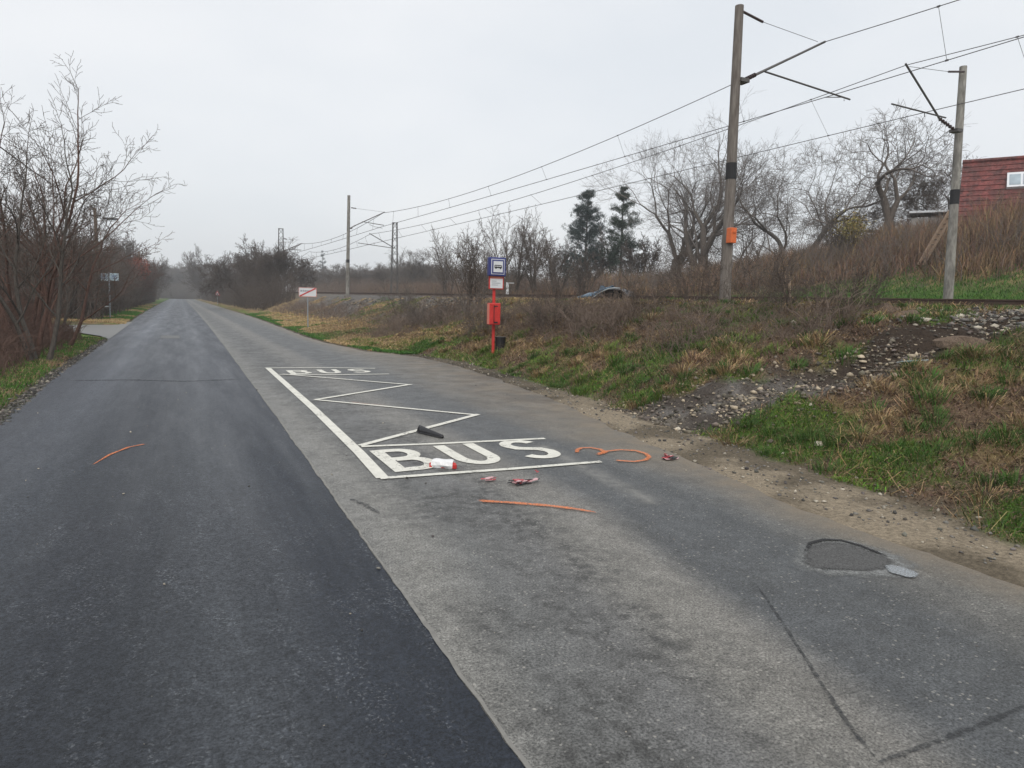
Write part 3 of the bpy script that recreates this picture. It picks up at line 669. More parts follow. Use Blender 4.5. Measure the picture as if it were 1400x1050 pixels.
def fork(base, d, L, r, dep, cfg, T, C, rng, first=False):
    n = 6 if dep > 5 else 4; p = np.array(base, float); d = np.array(d, float)/np.linalg.norm(d); pts = [p]
    bend = rng.normal(0, cfg['bend'], 3)
    for i in range(n-1):
        d = d+bend/(n-1)+rng.normal(0, cfg['bend']*.3, 3); d[2] += cfg['up']; d /= np.linalg.norm(d); p = p+d*L/(n-1); pts.append(p)
    r2 = r*(.86 if dep > 1 else .5); rad = np.maximum(np.linspace(r, r2, n), cfg['rmin'])
    if first: rad[0] *= 1.5; rad[1] *= 1.1
    (T if dep > cfg['dep']-3 else C).add(np.array(pts), rad)
    if dep == 0:
        for _ in range(2):
            dd = d+rng.normal(0, .45, 3); dd /= np.linalg.norm(dd); q = pts[rng.randint(1, n)]; C.add(np.array([q, q+dd*L*.45+rng.normal(0, .03, 3), q+dd*L*.9]), np.full(3, cfg['rmin']*.7))
        return
    def child_dir(dd, ang):
        ref = np.array([0, 0, 1.]) if abs(dd[2]) < .9 else np.array([1., 0, 0]); u = np.cross(dd, ref); u /= np.linalg.norm(u); v = np.cross(dd, u)
        ph = rng.rand()*6.28; nd = dd*math.cos(ang)+(u*math.cos(ph)+v*math.sin(ph))*math.sin(ang)
        return nd, dd*math.cos(ang*.75)-(u*math.cos(ph)+v*math.sin(ph))*math.sin(ang*.75)
    k = rng.rand(); ang = R_(cfg['ang']*(.65+.7*rng.rand())); a_, b_ = child_dir(d, ang)
    f = .5+.32*rng.rand(); ra = r2*f**.5; rb = r2*(1-f)**.5; la = L*cfg['len']
    fork(p, a_ if f < .6 else a_*.4+d*.6, la*(.8+.35*rng.rand()), ra, dep-1, cfg, T, C, rng)
    fork(p, b_, la*(.75+.35*rng.rand()), rb, dep-1, cfg, T, C, rng)
    if rng.rand() < cfg['side'] or (first and rng.rand() < .8):
        q = pts[n//2]; c_, _ = child_dir(d, R_(55)); fork(q, c_, la*.75, r2*.42, max(0, dep-2), cfg, T, C, rng)
def bare_tree(name, loc, h, stems, cfg, bm, tm, label, cat='tree', seed=0, tr=.03, spread=.25, lean=(0, 0), group=None, sides=(7, 3)):
    rng = np.random.RandomState(seed); T = Tubes(); C = Tubes()
    for k in range(stems):
        a = rng.rand()*6.28; sp = spread*(k > 0 or stems > 1)
        d = np.array([math.cos(a)*sp+lean[0], math.sin(a)*sp+lean[1], 1.0])
        b = np.array([math.cos(a)*.12*(stems > 1), math.sin(a)*.12*(stems > 1), -.15])
        if 'fork' in cfg: fork(b, d, h*.2*(.8+.3*rng.rand()), h*tr*(.75+.35*rng.rand() if stems > 1 else 1), cfg['dep'], cfg, T, C, rng, True)
        else: grow(b, d, h*.46*(.8+.3*rng.rand()), h*tr*(.7+.4*rng.rand() if stems > 1 else 1), 0, cfg, T, C, rng)
    mz = float(np.percentile(np.concatenate([np.array(l[0])[-1:, 2] for gset in (T.g, C.g) for L in gset.values() for l in L]), 99.0)); k = h/mz
    for gset in (T.g, C.g):
        for n_ in gset: gset[n_] = [(np.array(a)*k, b) for a, b in gset[n_]]
    e = empty(name, loc); tag(e, label, cat, group)
    T.build('trunk', M[bm], e, sides[0]); C.build('crown', M[tm], e, sides[1]); return e
def copy_tree(o, loc, rz, sc=1.0, label=None, group=None):
    c = o.copy(); COL.objects.link(c); c.location = tuple(loc); c.rotation_euler = (0, 0, rz); c.scale = (sc,)*3
    if label: c['label'] = label
    if group: c['group'] = group
    for ch in o.children:
        d = ch.copy(); COL.objects.link(d); d.parent = c
    return c

# ---------------------------------------------------------------- grass and dead growth
# right bank
parts = []
def bank(n, x0, x1, y0, y1, sel, h, wd, lean, col, colv=.3, sc=1.0):
    x, y = scatter(n, x0, x1, y0, y1); m = masks(x, y); wgt = sel(x, y, m); k = rs.rand(n) < wgt; x = x[k]; y = y[k]
    if not len(x): return
    z = height(x, y); q = len(x); cl = .6+.8*fbm(x, y, 3, 77)
    dist = np.clip(np.hypot(x, y)/9, .8, 4)
    P = np.stack([x, y, z-.01], 1); hh = h*(.5+rs.rand(q))*cl; ww = wd*(.6+.8*rs.rand(q))*dist**.7
    parts.append(blades(P, hh, ww, lean*(.4+1.1*rs.rand(q)), jitc(q, col(x, y, q), colv)))
fine = lambda a: (lambda x, y, q: np.broadcast_to(a, (q, 3)))
onbank = lambda x, y: (x > foot(y)-.15+.4*(fbm(x, y, 2, 91)-.5))*(x < 13.6)
sg = lambda x, y, m: m[0]*(1-m[2])*(1-m[3])*onbank(x, y)*(1-.8*m[7])
sd = lambda x, y, m: (.35+.65*m[1])*(1-m[0]*.75)*(1-m[2])*(1-m[3])*onbank(x, y)*(1-.6*m[6])*(1-.8*m[7])
bank(300000, 5.6, 13.8, 1.5, 34, sg, .085, .006, .7, lambda x, y, q: mixc(C_GREEN*1.15, np.array([.13, .15, .03]), q), .45)
bank(45000, 5.6, 13.8, 1.5, 14, sg, .17, .007, .8, fine(np.array([.05, .105, .02])), .4)
bank(60000, 5.6, 13.8, 1.5, 22, lambda x, y, m: np.clip(sd(x, y, m)*1.3, 0, 1)*sm(.44, .56, fbm(x, y, 1.3, 44)), .22, .006, 2.0, lambda x, y, q: mixc(C_TAN*1.4, np.array([.2, .13, .07]), q), .35)
def tufts(n, x0, x1, y0, y1, h, col, rad, per, lean=.9):
    cx, cy = scatter(n, x0, x1, y0, y1); m = masks(cx, cy); k = (rs.rand(n) < onbank(cx, cy)*(1-m[2])*(1-m[3])) > 0; cx, cy = cx[k], cy[k]; n = len(cx)
    sz = .6+.8*rs.rand(n); x = np.repeat(cx, per)+rs.normal(0, rad, n*per); y = np.repeat(cy, per)+rs.normal(0, rad, n*per); q = n*per
    ang = np.arctan2(y-np.repeat(cy, per), x-np.repeat(cx, per)); tone = np.repeat(.75+.5*rs.rand(n, 1), per, 0)
    parts.append(blades(np.stack([x, y, height(x, y)-.01], 1), h*np.repeat(sz, per)*(.5+.6*rs.rand(q)), .007*(.7+.6*rs.rand(q))*np.clip(np.hypot(x, y)/9, 1, 2.5), lean*(.3+rs.rand(q)), jitc(q, col(q)*tone, .25), dirang=ang))
tufts(380, 6.2, 13, 2, 16, .2, lambda q: np.broadcast_to(np.array([.055, .12, .022]), (q, 3)), .06, 90)
tufts(200, 6.4, 13, 2, 24, .22, lambda q: mixc(C_TAN*1.35, np.array([.2, .13, .08]), q), .07, 110, 1.5)
tufts(160, 6.2, 13, 8, 30, .2, lambda q: np.broadcast_to(np.array([.11, .17, .03]), (q, 3)), .09, 90, .9)
bank(260000, 5.6, 13.8, 1.5, 40, sd, .12, .005, 1.4, lambda x, y, q: mixc(C_TAN*1.1, C_BROWN*1.3, q), .35)
bank(230000, 5.6, 13.8, 1.5, 34, lambda x, y, m: (1-m[2]*.97)*(1-m[3])*onbank(x, y)*(1-.5*m[0]), .05, .016, 1.8, lambda x, y, q: mixc(np.array([.26, .17, .11]), np.array([.10, .07, .055]), q), .45)   # dead leaves
bank(160000, 5.2, 14, 22, 75, lambda x, y, m: (x > edR(y)+.15)*(x < 13.4)*(1-m[6])*.9, .10, .009, 1.2, lambda x, y, q: np.where((fbm(x, y, .35, 95)+.25*(1-sm(.2, 1.4, x-edR(y))) > .56)[:, None], C_GREEN*1.1, C_TAN*1.35), .3)
bank(60000, 5.6, 10, 4, 34, lambda x, y, m: m[0]*(1-m[2])*onbank(x, y)*(1-sm(.6, 1.8, x-foot(y)))*sm(.4, .55, fbm(x, y, .8, 19)), .07, .014, 1.3, lambda x, y, q: mixc(np.array([.085, .21, .02]), np.array([.16, .24, .03]), q), .3)
bank(26000, 11, 14.8, 7, 30, lambda x, y, m: m[7], .035, .02, 1.5, fine(C_MOSS), .35)
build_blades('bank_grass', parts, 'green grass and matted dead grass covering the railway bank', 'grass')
parts = []
def lv(n, y0, y1, sel, h, wd, lean, col, v=.3):
    x, y = scatter(n, -9, -2.0, y0, y1); l = edL(y)-x; m = masks(x, y); tong = (y > 32.5)*(y < 46)*(x > -60)
    k = (rs.rand(n) < sel(x, y, m))*(l > .12+.3*(fbm(x, y, 2.5, 15)-.3))*(1-tong) > 0; x = x[k]; y = y[k]; q = len(x)
    dist = np.clip(np.hypot(x, y)/9, 1, 5); P = np.stack([x, y, height(x, y)-.01], 1)
    parts.append(blades(P, h*(.5+rs.rand(q)), wd*(.6+.8*rs.rand(q))*dist**.7, lean*(.4+rs.rand(q)), jitc(q, col(x, y, q), v)))
lv(120000, 6, 32, lambda x, y, m: m[0]*.9, .09, .006, .7, fine(C_GREEN*1.15), .4)
lv(120000, 6, 32, lambda x, y, m: .25+.6*m[1], .09, .006, 1.4, lambda x, y, q: mixc(C_TAN, C_BROWN*1.3, q))
lv(90000, 45, 130, lambda x, y, m: .9+0*x, .14, .008, .8, lambda x, y, q: np.where((fbm(x, y, .25, 97) > .5)[:, None]*(y > 49)[:, None], C_GREEN*1.2, C_TAN*1.2))
lv(60000, 8, 34, lambda x, y, m: .5+0*x, .045, .016, 1.8, lambda x, y, q: mixc(np.array([.15, .09, .06]), C_BROWN, q))
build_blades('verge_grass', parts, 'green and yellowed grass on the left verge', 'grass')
# slope beyond the tracks: grass then tall dead stalks
parts = []
def hill(n, x0, x1, y0, y1, sel, h, wd, lean, col, v=.3):
    x = x0+(x1-x0)*rs.rand(n); y = y0+(y1-y0)*rs.rand(n); k = rs.rand(n) < sel(x, y); x = x[k]; y = y[k]; q = len(x)
    P = np.stack([x, y, height(x, y)-.03], 1); hv = h(x, y) if callable(h) else h
    parts.append(blades(P, hv*(.5+.7*rs.rand(q)), wd*(.6+.8*rs.rand(q)), lean*(.3+rs.rand(q)), jitc(q, col(x, y, q), v)))
hill(110000, 22.5, 36, 5, 45, lambda x, y: (1-sm(30, 34, x+(fbm(x, y, .4, 5)-.5)*6))*(.25+.75*(y < 30)), .20, .022, .8, lambda x, y, q: np.where((fbm(x, y, .3, 8)+.12*(y < 24) > .46)[:, None], C_GREEN*np.array([1.15, 1.0, 1.2]), C_BROWN*1.4), .35)
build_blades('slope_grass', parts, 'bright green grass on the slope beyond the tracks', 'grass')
parts = []
bz = lambda x, y: sm(29, 32.5, x+(fbm(x, y, .35, 5)-.5)*6+sm(26, 36, y)*5)*(1-.85*np.exp(-((y-1.0-x*(20.9/32.5))/1.1)**2)*(x < 33))
hh = lambda x, y: (1.0+1.5*fbm(x, y, .3, 6))*(.55+.6*sm(30, 38, x))
bcol = lambda x, y, q: np.where((rs.rand(q) < .18+.45*sm(.52, .66, fbm(x, y, .25, 66)))[:, None], mixc(np.array([.26, .17, .085]), np.array([.2, .14, .08]), q), mixc(np.array([.20, .125, .085]), np.array([.11, .08, .06]), q))
hill(130000, 26, 54, 4, 70, lambda x, y: bz(x, y), hh, .026, .35, bcol, .35)
hill(60000, 30, 75, 45, 130, lambda x, y: .8+0*x, lambda x, y: 1.2+1.6*fbm(x, y, .12, 6), .05, .35, bcol, .3)
hill(50000, 26, 52, 4, 60, bz, lambda x, y: .7+.5*fbm(x, y, .5, 3), .03, 1.2, bcol, .35)
hill(22000, 24.5, 30, 24, 120, lambda x, y: .6+0*x, .5, .03, .9, lambda x, y, q: mixc(C_BROWN*1.3, np.array([.08, .09, .04]), q), .35)
build_blades('dead_brush', parts, 'tall russet and tan dead brush on the hillside beyond the tracks', 'brush')

# brambles: thin arching woody stems
def brambles(name, pts, hfun, mat, label, rad=.006, seed=1, twigs=3, arch=.7):
    rng = np.random.RandomState(seed); n = len(pts)
    h = hfun(pts)*(.55+.8*rng.rand(n)); a = rng.rand(n)*6.28; ar = arch*(.2+1.2*rng.rand(n))
    d = np.stack([np.cos(a), np.sin(a)], 1); t = np.linspace(0, 1, 6)
    P = np.zeros((n, 6, 3)); wob = rng.normal(0, .035, (n, 6, 3))*h[:, None, None]; wob[:, 0] = 0
    P[:, :, :2] = pts[:, None, :2]+d[:, None]*(t**1.6)[None, :, None]*(h*ar)[:, None, None]
    P[:, :, 2] = pts[:, None, 2]-.03+h[:, None]*(t[None]-.45*np.clip(ar, 0, 1.3)[:, None]*t[None]**2.4)
    P += wob; rr = rad*(.6+.8*rng.rand(n))[:, None]*np.linspace(1, .4, 6)[None]
    V1, Q1 = tube_batch(P, rr, 3)
    # side twigs
    idx = rng.randint(0, n, n*twigs); k = rng.randint(1, 5, n*twigs); b = P[idx, k]
    dv = rng.normal(0, 1, (len(idx), 3)); dv[:, 2] = np.abs(dv[:, 2])*.8; dv /= np.linalg.norm(dv, axis=1)[:, None]
    L = h[idx]*(.15+.25*rng.rand(len(idx))); s = np.linspace(0, 1, 3)
    P2 = b[:, None]+dv[:, None]*s[None, :, None]*L[:, None, None]; P2 += rng.normal(0, .03, P2.shape)*L[:, None, None]; P2[:, 0] = b
    r2 = rr[idx, k][:, None]*np.array([.7, .5, .3])[None]
    V2, Q2 = tube_batch(P2, r2, 3)
    o = mesh_np(name, np.concatenate([V1, V2]), [np.concatenate([Q1, Q2+len(V1)])], M[mat])
    return tag(o, label, 'brush', kind='stuff')
def pts_on(n, x0, x1, y0, y1, w=None, near=False):
    x, y = scatter(n, x0, x1, y0, y1, near)
    if w is not None: k = rs.rand(n) < w(x, y); x = x[k]; y = y[k]
    return np.stack([x, y, height(x, y)], 1)
bw = lambda x, y: sm(.38, .56, fbm(x, y, .45, 71)+.06)*sm(.8, 2.0, x-foot(y))*(1-sm(10.8, 11.8, x))*(1-(pathd(x, y) < 1.3))*sm(6.5, 8.5, y)
brambles('bank_brambles', pts_on(17000, 7, 13.2, 5.5, 30, bw), lambda p: (.12+.5*fbm(p[:, 0], p[:, 1], .7, 33))*(1-.5*sm(11, 13, p[:, 0])), 'twig_bank', 'dense dead brambles on the railway bank behind the bus stop', .0045, 3, 3)
bc = lambda x, y: bw(x, y)*sm(.47, .6, fbm(x, y, .9, 83))*(1-sm(10.0, 10.9, x))
brambles('bank_briars', pts_on(8000, 7.6, 13.0, 7.5, 32, bc), lambda p: .45+.7*fbm(p[:, 0], p[:, 1], .8, 35), 'twig_bank', 'taller tangled briars in clumps on the bank between the bus stop and the near mast', .0085, 31, 6, .6)
brambles('bank_scrub', pts_on(3600, 7.2, 11.2, 24, 75, lambda x, y: .8*sm(1.8, 4, x-foot(y))), lambda p: .5+.4*(p[:, 1] > 45), 'twig_bank', 'grey scrub on the far stretch of the railway bank', .01, 5, 3)
lw = lambda x, y: sm(.6, 1.15, edL(y)-x+.5*(fbm(x, y, .6, 3)-.5))*(1-sm(30.5, 33, y)*(1-sm(46, 49, y)))
brambles('verge_brambles', pts_on(7500, -8, -2.6, 9, 31.5, lw), lambda p: (.5+.9*fbm(p[:, 0], p[:, 1], .5, 7))*(.6+.5*sm(-2.9, -4.5, p[:, 0]))+.5*(p[:, 0] < -4.5), 'twig_red', 'reddish brown brambles crowding the near left verge', .0085, 7, 4, .6)
brambles('roadside_thicket', pts_on(17000, -18, -4.4, 48, 190, lambda x, y: sm(1.2, 2.2, edL(y)-x)), lambda p: 4.2+2.0*fbm(p[:, 0], p[:, 1], .15, 9), 'twig', 'dense leafless thicket lining the left roadside beyond the side road', .022, 9, 5, .3)
brambles('slope_scrub', pts_on(9000, 28, 50, 6, 60, lambda x, y: bz(x, y)*sm(.4, .55, fbm(x, y, .3, 12))), lambda p: 1.5+1.3*fbm(p[:, 0], p[:, 1], .3, 9), 'twig_grey', 'grey leafless scrub mixed into the brush on the hillside', .014, 15, 4, .5)
brambles('left_wood_undergrowth', pts_on(7000, -26, -6.0, 10, 46, lambda x, y: 1-sm(33, 35, y)*(1-sm(45, 46, y))*.9), lambda p: 2.6+1.6*fbm(p[:, 0], p[:, 1], .3, 9), 'twig_red', 'reddish undergrowth filling the wood on the left', .011, 11, 5, .3)

# ---------------------------------------------------------------- trees
def at(px, X, ytop):
    p = AX(px, ytop, X); z = hz(p[0], p[1]); return (p[0], p[1], z), p[2]-z
def tree_at(px, X, ytop, stems, cfg, bm, tm, label, seed, name='bare_tree', cat='tree', **k):
    loc, h = at(px, X, ytop); return bare_tree(name, loc, h, stems, cfg, bm, tm, label, cat, seed, **k)
FARO = dict(fork=1, dep=10, bend=.2, up=.022, ang=34, len=.86, side=.15, rmin=.007)
FARG = dict(fork=1, dep=9, bend=.3, up=.01, ang=40, len=.87, side=.35, rmin=.009)
tree_at(925, 45, 178, 2, FARO, 'bark', 'twig_grey', 'tall bare many-branched tree standing left of the near concrete mast', 21, 'broadleaf_tree', tr=.032, spread=.13, lean=(.02, -.02))
tree_at(962, 44, 176, 2, FARO, 'bark', 'twig_grey', 'tall bare tree with forked trunk rising directly behind the near concrete mast', 8, 'broadleaf_tree', tr=.034, spread=.16, lean=(.06, -.1))
tree_at(1088, 44, 192, 2, FARG, 'bark_dark', 'twig_grey', 'broad crooked bare tree between the two concrete masts', 33, 'broadleaf_tree', tr=.026, spread=.5)
tree_at(1228, 42, 150, 1, FARG, 'bark', 'twig_grey', 'bare gnarled tree with thick trunk just left of the far right mast', 46, 'broadleaf_tree', tr=.042, spread=.05)
tree_at(1030, 52, 235, 3, FARG, 'bark_dark', 'twig_grey', 'low dark bare tree just right of the near concrete mast', 52, 'broadleaf_tree', tr=.016, spread=.5)
tree_at(1150, 50, 255, 3, FARG, 'bark_dark', 'twig_grey', 'low tangled bare tree rising from the brush left of the gnarled tree', 55, 'broadleaf_tree', tr=.016, spread=.5)
tree_at(1292, 47, 215, 3, FARG, 'bark_dark', 'twig', 'thin bare tree behind the far right mast beside the red roof', 58, 'broadleaf_tree', tr=.015, spread=.4)
loc, h = at(1790, 21, 60)
bare_tree('broadleaf_tree', loc, 9.5, 2, dict(FARO, dep=8, ang=34, rmin=.005), 'bark', 'twig', 'tree at the right frame edge whose bare branches reach into the sky', 'tree', 61, tr=.022, spread=.35, lean=(-.05, .2))
# saplings and shrubs about the tracks
SAP = dict(SHRUB, rmin=.007)
for px, X, yt, st, seed, lab, tm in (
    (645, 10.6, 312, 7, 71, 'tall thin bare sapling cluster on the bank left of the bus stop', 'twig'),
    (705, 26.5, 283, 6, 72, 'slim bare sapling cluster beyond the tracks just right of the bus stop sign', 'twig'),
    (737, 27.5, 296, 7, 73, 'upright bare sapling cluster beyond the tracks left of the dark pine', 'twig'),
    (760, 27, 318, 5, 74, 'short bare sapling cluster beyond the tracks by the foot of the dark pine', 'twig'),
    (612, 27, 322, 6, 75, 'pale bare sapling cluster beyond the tracks, leftmost before the bus stop sign', 'twig_grey'),
    (672, 28, 320, 5, 76, 'bare sapling cluster beyond the tracks directly behind the bus stop sign', 'twig_grey'),
    (800, 26, 345, 5, 77, 'low bare shrub beyond the tracks above the wrecked blue bodywork', 'twig')):
    tree_at(px, X, yt, st, dict(SAP, rmin=.012 if X > 20 else .006), 'bark', tm, lab, seed, 'sapling', 'sapling', tr=.012, spread=.28, sides=(5, 3))
SH2 = dict(SHRUB, rmin=.0035, up=.03)
for X, Y, h, st, seed, lab, tm in (
    (10.7, 14.6, 1.1, 8, 81, 'bare shrub on the bank in front of the wrecked blue bodywork', 'twig'),
    (9.6, 17.0, 1.0, 9, 82, 'dense round bare shrub low on the bank right of the black bin', 'twig'),
    (12.0, 13.6, 1.8, 6, 83, 'tall bare shrub on the bank left of the near mast', 'twig'),
    (11.6, 12.0, 1.6, 6, 84, 'bare shrub leaning in front of the foot of the near mast', 'twig'),
    (11.5, 10.3, 1.2, 6, 85, 'brown twiggy shrub on the bank right of the near mast', 'twig'),
    (11.3, 9.0, 1.0, 8, 86, 'low brown shrub above the trodden path', 'twig'),
    (9.0, 20.5, 1.6, 7, 87, 'thin bare shrub on the bank just left of the bus stop post', 'twig_grey'),
    (10.9, 19.3, 1.0, 7, 88, 'bare shrub on the bank behind the black bin', 'twig'),
    (9.6, 27.5, 1.5, 8, 89, 'bare shrub on the bank in the stretch of yellow grass', 'twig_grey'),
    (10.6, 35.0, 2.0, 8, 90, 'grey shrub on the bank below the far concrete mast', 'twig_grey')):
    bare_tree('shrub', (X, Y, hz(X, Y)), h, st, SH2, 'twig', tm, lab, 'shrub', seed, tr=.0055, spread=.6, sides=(4, 3))
# left side
LT = dict(ROADT, rmin=.0048, n=[5, 5, 4, 3], rr=.55, wob=[.07, .13, .16, .2])
for X, Y, h, st, seed, ln, lab in (
    (-3.5, 26.0, 5.3, 2, 101, (.12, -.05), 'bare multi-stemmed tree with branches reaching out over the left lane'),
    (-3.2, 20.5, 6.0, 3, 102, (-.06, -.05), 'tall bare tree at the left frame edge standing among brambles'),
    (-3.8, 22.5, 7.4, 3, 103, (-.08, 0), 'tallest bare tree on the left, set back behind the brambles'),
    (-4.0, 29.0, 5.0, 3, 104, (.0, 0), 'bare reddish tree at the corner of the side road'),
    (-4.6, 27.0, 7.2, 3, 105, (0, 0), 'bare tree deep in the brambles before the side road'),
    (-3.3, 23.5, 5.2, 1, 107, (.04, 0), 'slim tree leaning right over the verge in front of the multi-stemmed tree'),
    (-7.6, 50.5, 8.0, 4, 106, (0, 0), 'bare tree beyond the side road, left of the direction sign')):
    bare_tree('roadside_tree', (X, Y, hz(X, Y)), h, st, LT, 'bark_red' if seed % 2 else 'bark_dark', 'twig_red' if seed in (101, 104) else 'twig', lab, 'tree', seed, tr=.0125, spread=.28, lean=ln, sides=(6, 3))
for px, X, yt, seed, lab in ((165, -8.5, 322, 111, 'bare roadside tree with fine crown just beyond the near lamp pole'),
                             (178, -7.5, 328, 112, 'bare roadside tree standing behind the red-leaved tree'),
                             (196, -6.5, 345, 113, 'bare greyish tree beside the far lamp pole'),
                             (212, -6.5, 352, 114, 'last hazy bare tree on the left before the road vanishes')):
    tree_at(px, X, yt, 4, dict(ROADT, rmin=.022), 'bark_dark', 'twig', lab, seed, 'roadside_tree', tr=.02, spread=.35)
# the tree that kept its red leaves
loc, h = at(180, -5.6, 347)
rt = bare_tree('red_leaved_tree', loc, h, 4, dict(ROADT, rmin=.015), 'bark_red', 'twig_red', 'small tree with faded red leaves on the left roadside below the far lamp', 'tree', 120, tr=.018, spread=.35)
q = 2600; a = rs.normal(0, 1, (q, 3)); a /= np.linalg.norm(a, axis=1)[:, None]; P = a*(rs.rand(q, 1)**.4)*np.array([1.9, 1.9, 1.7])+np.array([.4, 0, h*.72]); P = P[vnoise(P[:, 0]*1.0+P[:, 1]*.7, P[:, 2], 1.3, 3) > .42]; q = len(P)
V_, Q_, T_, C_ = blades(P, np.full(q, .16), np.full(q, .12), np.full(q, 1.4), jitc(q, np.broadcast_to(np.array([.33, .085, .05]), (q, 3)), .4))
mesh_np('leaves', V_, [Q_, T_], M['veg'], rt, cols=C_)
# right-hand roadside
tree_at(290, 9.5, 345, 9, dict(SHRUB, lv=4, n=[6, 6, 5, 4], len=[.5]*4, rmin=.022), 'bark_dark', 'twig', 'rounded dense bare tree on the right where the road vanishes', 131, 'roadside_tree', tr=.02, spread=.6)
tree_at(345, 12, 328, 4, dict(ROADT, rmin=.02), 'bark_dark', 'twig', 'bare tree left of the far lattice masts on the right roadside', 132, 'roadside_tree', tr=.02, spread=.3)
tree_at(318, 10.5, 362, 7, dict(SHRUB, rmin=.022), 'bark_dark', 'twig', 'low bare tree between the round tree and the warning sign', 133, 'roadside_tree', tr=.02, spread=.5)
# woods that read as one mass
VARS = []
for sd in (201, 202, 203, 204, 205):
    rng = np.random.RandomState(sd); T = Tubes()
    for k in range(3):
        a = rng.rand()*6.28; fork((math.cos(a)*.02, math.sin(a)*.02, 0), (math.cos(a)*.3, math.sin(a)*.3, 1), .2, .014, 7, dict(fork=1, dep=7, bend=.25, up=.03, ang=30, len=.83, side=.5, rmin=.0024), T, T, rng)
    v_, q_ = T.arrays(3); v_ = v_/v_[:, 2].max(); VARS.append((v_, q_))
def wood(name, plist, mat, label):
    Vs = []; Qs = []; off = 0
    for x, y, h in plist:
        v_, q_ = VARS[rs.randint(len(VARS))]; a = rs.rand()*6.28; c, s_ = math.cos(a), math.sin(a)
        Rm = np.array([[c, -s_, 0], [s_, c, 0], [0, 0, 1]]); vv = (v_*np.array([1, 1, 1])*h) @ Rm.T + np.array([x, y, hz(x, y)-.1])
        Vs.append(vv); Qs.append(q_+off); off += len(vv)
    o = mesh_np(name, np.concatenate(Vs), [np.concatenate(Qs)], M[mat]); return tag(o, label, 'wood', kind='stuff')
def rp(n, x0, x1, y0, y1, h0, h1): return [(x0+(x1-x0)*rs.rand(), y0+(y1-y0)*rs.rand(), h0+(h1-h0)*rs.rand()) for _ in range(n)]
wood('left_wood', rp(50, -26, -7.5, 52, 190, 5.5, 8.0), 'twig', 'leafless wood along the left side of the road')
wood('right_roadside_wood', rp(30, 8.0, 12.8, 95, 300, 4.5, 8.5), 'twig', 'leafless roadside wood on the right towards the vanishing road')
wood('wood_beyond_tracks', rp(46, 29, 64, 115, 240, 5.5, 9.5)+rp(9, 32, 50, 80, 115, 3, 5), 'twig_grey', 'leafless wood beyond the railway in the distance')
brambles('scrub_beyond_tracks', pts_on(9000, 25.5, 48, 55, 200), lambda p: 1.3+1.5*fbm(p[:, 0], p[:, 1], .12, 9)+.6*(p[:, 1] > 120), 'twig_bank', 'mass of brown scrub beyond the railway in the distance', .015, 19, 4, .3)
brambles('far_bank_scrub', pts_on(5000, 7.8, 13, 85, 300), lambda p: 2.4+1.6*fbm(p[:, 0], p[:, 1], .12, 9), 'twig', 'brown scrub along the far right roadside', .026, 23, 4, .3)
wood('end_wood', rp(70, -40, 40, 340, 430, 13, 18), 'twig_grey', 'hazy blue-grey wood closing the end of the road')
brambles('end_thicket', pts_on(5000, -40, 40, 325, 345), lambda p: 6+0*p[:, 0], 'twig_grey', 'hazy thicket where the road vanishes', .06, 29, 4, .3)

# conifers
def conifer(name, loc, h, label, seed, dens=1.0, wid=.24, blue=False, bare=.15):
    rng = np.random.RandomState(seed); e = empty(name, loc); tag(e, label, 'pine tree'); T = Tubes()
    tz = np.linspace(0, h*.97, 9); T.add(np.stack([rng.normal(0, .03, 9)*h*.05, rng.normal(0, .03, 9)*h*.05, tz-.1], 1), np.linspace(h*.017, h*.003, 9))
    P = []; nb = int(58*dens)
    for i in range(nb):
        s = min(.99, max(bare*.8, bare+(1-bare)*(i+rng.rand())/nb+rng.normal(0, .035))); z = s*h; a = i*2.4+rng.normal(0, .3)
        L = h*wid*(1.02-s)**.62*(.7+.5*rng.rand()) if s > .25 else h*wid*.8*(.5+.6*rng.rand())
        d = np.array([math.cos(a), math.sin(a), .18+.3*s]); t = np.linspace(0, 1, 5)
        pts = np.array([0, 0, z])+d*t[:, None]*L; pts[:, 2] += .12*L*t**2+rng.normal(0, .02, 5)*L; T.add(pts, np.linspace(h*.004, h*.0012, 5))
        for j in range(int(7+9*L)):
            tt = .35+.65*rng.rand(); c0 = np.array([0, 0, z])+d*tt*L+rng.normal(0, .16, 3)*L*.9
            P.append(c0+rng.normal(0, .10+.07*rng.rand(), (22, 3))*np.array([1, 1, .7])+np.array([0, 0, .12]))
    T.build('trunk', M['bark_dark'], e, 6)
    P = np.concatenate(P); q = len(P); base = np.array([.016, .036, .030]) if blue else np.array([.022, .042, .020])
    V_, Q_, T_, C_ = blades(P, .15+.12*rng.rand(q), np.full(q, .035), .9+.8*rng.rand(q), jitc(q, np.broadcast_to(base, (q, 3)), .4), droop=.1)
    mesh_np('needles', V_, [Q_, T_], M['veg'], e, cols=C_); return e
loc, h = at(804, 48, 264); conifer('pine_tree', loc, h, 'dense dark pine on the skyline right of the bus stop', 3, 1.3, .31, True, .12)
loc, h = at(853, 47, 260); conifer('pine_tree', loc, h, 'thinner pine with see-through crown next to the big bare trees', 4, .85, .27, False, .15)
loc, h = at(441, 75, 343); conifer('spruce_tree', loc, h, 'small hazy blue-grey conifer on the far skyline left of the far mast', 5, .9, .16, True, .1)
for px, X, yt, seed, lab in ((768, 47, 330, 301, 'small grey bare tree just left of the dark pine'), (828, 50, 318, 302, 'small brown bare tree between the two pines'), (880, 44, 330, 303, 'small bare tree right of the thinner pine')):
    tree_at(px, X, yt, 4, dict(ROADT, rmin=.017), 'bark_dark', 'twig', lab, seed, 'broadleaf_tree', tr=.02, spread=.4)

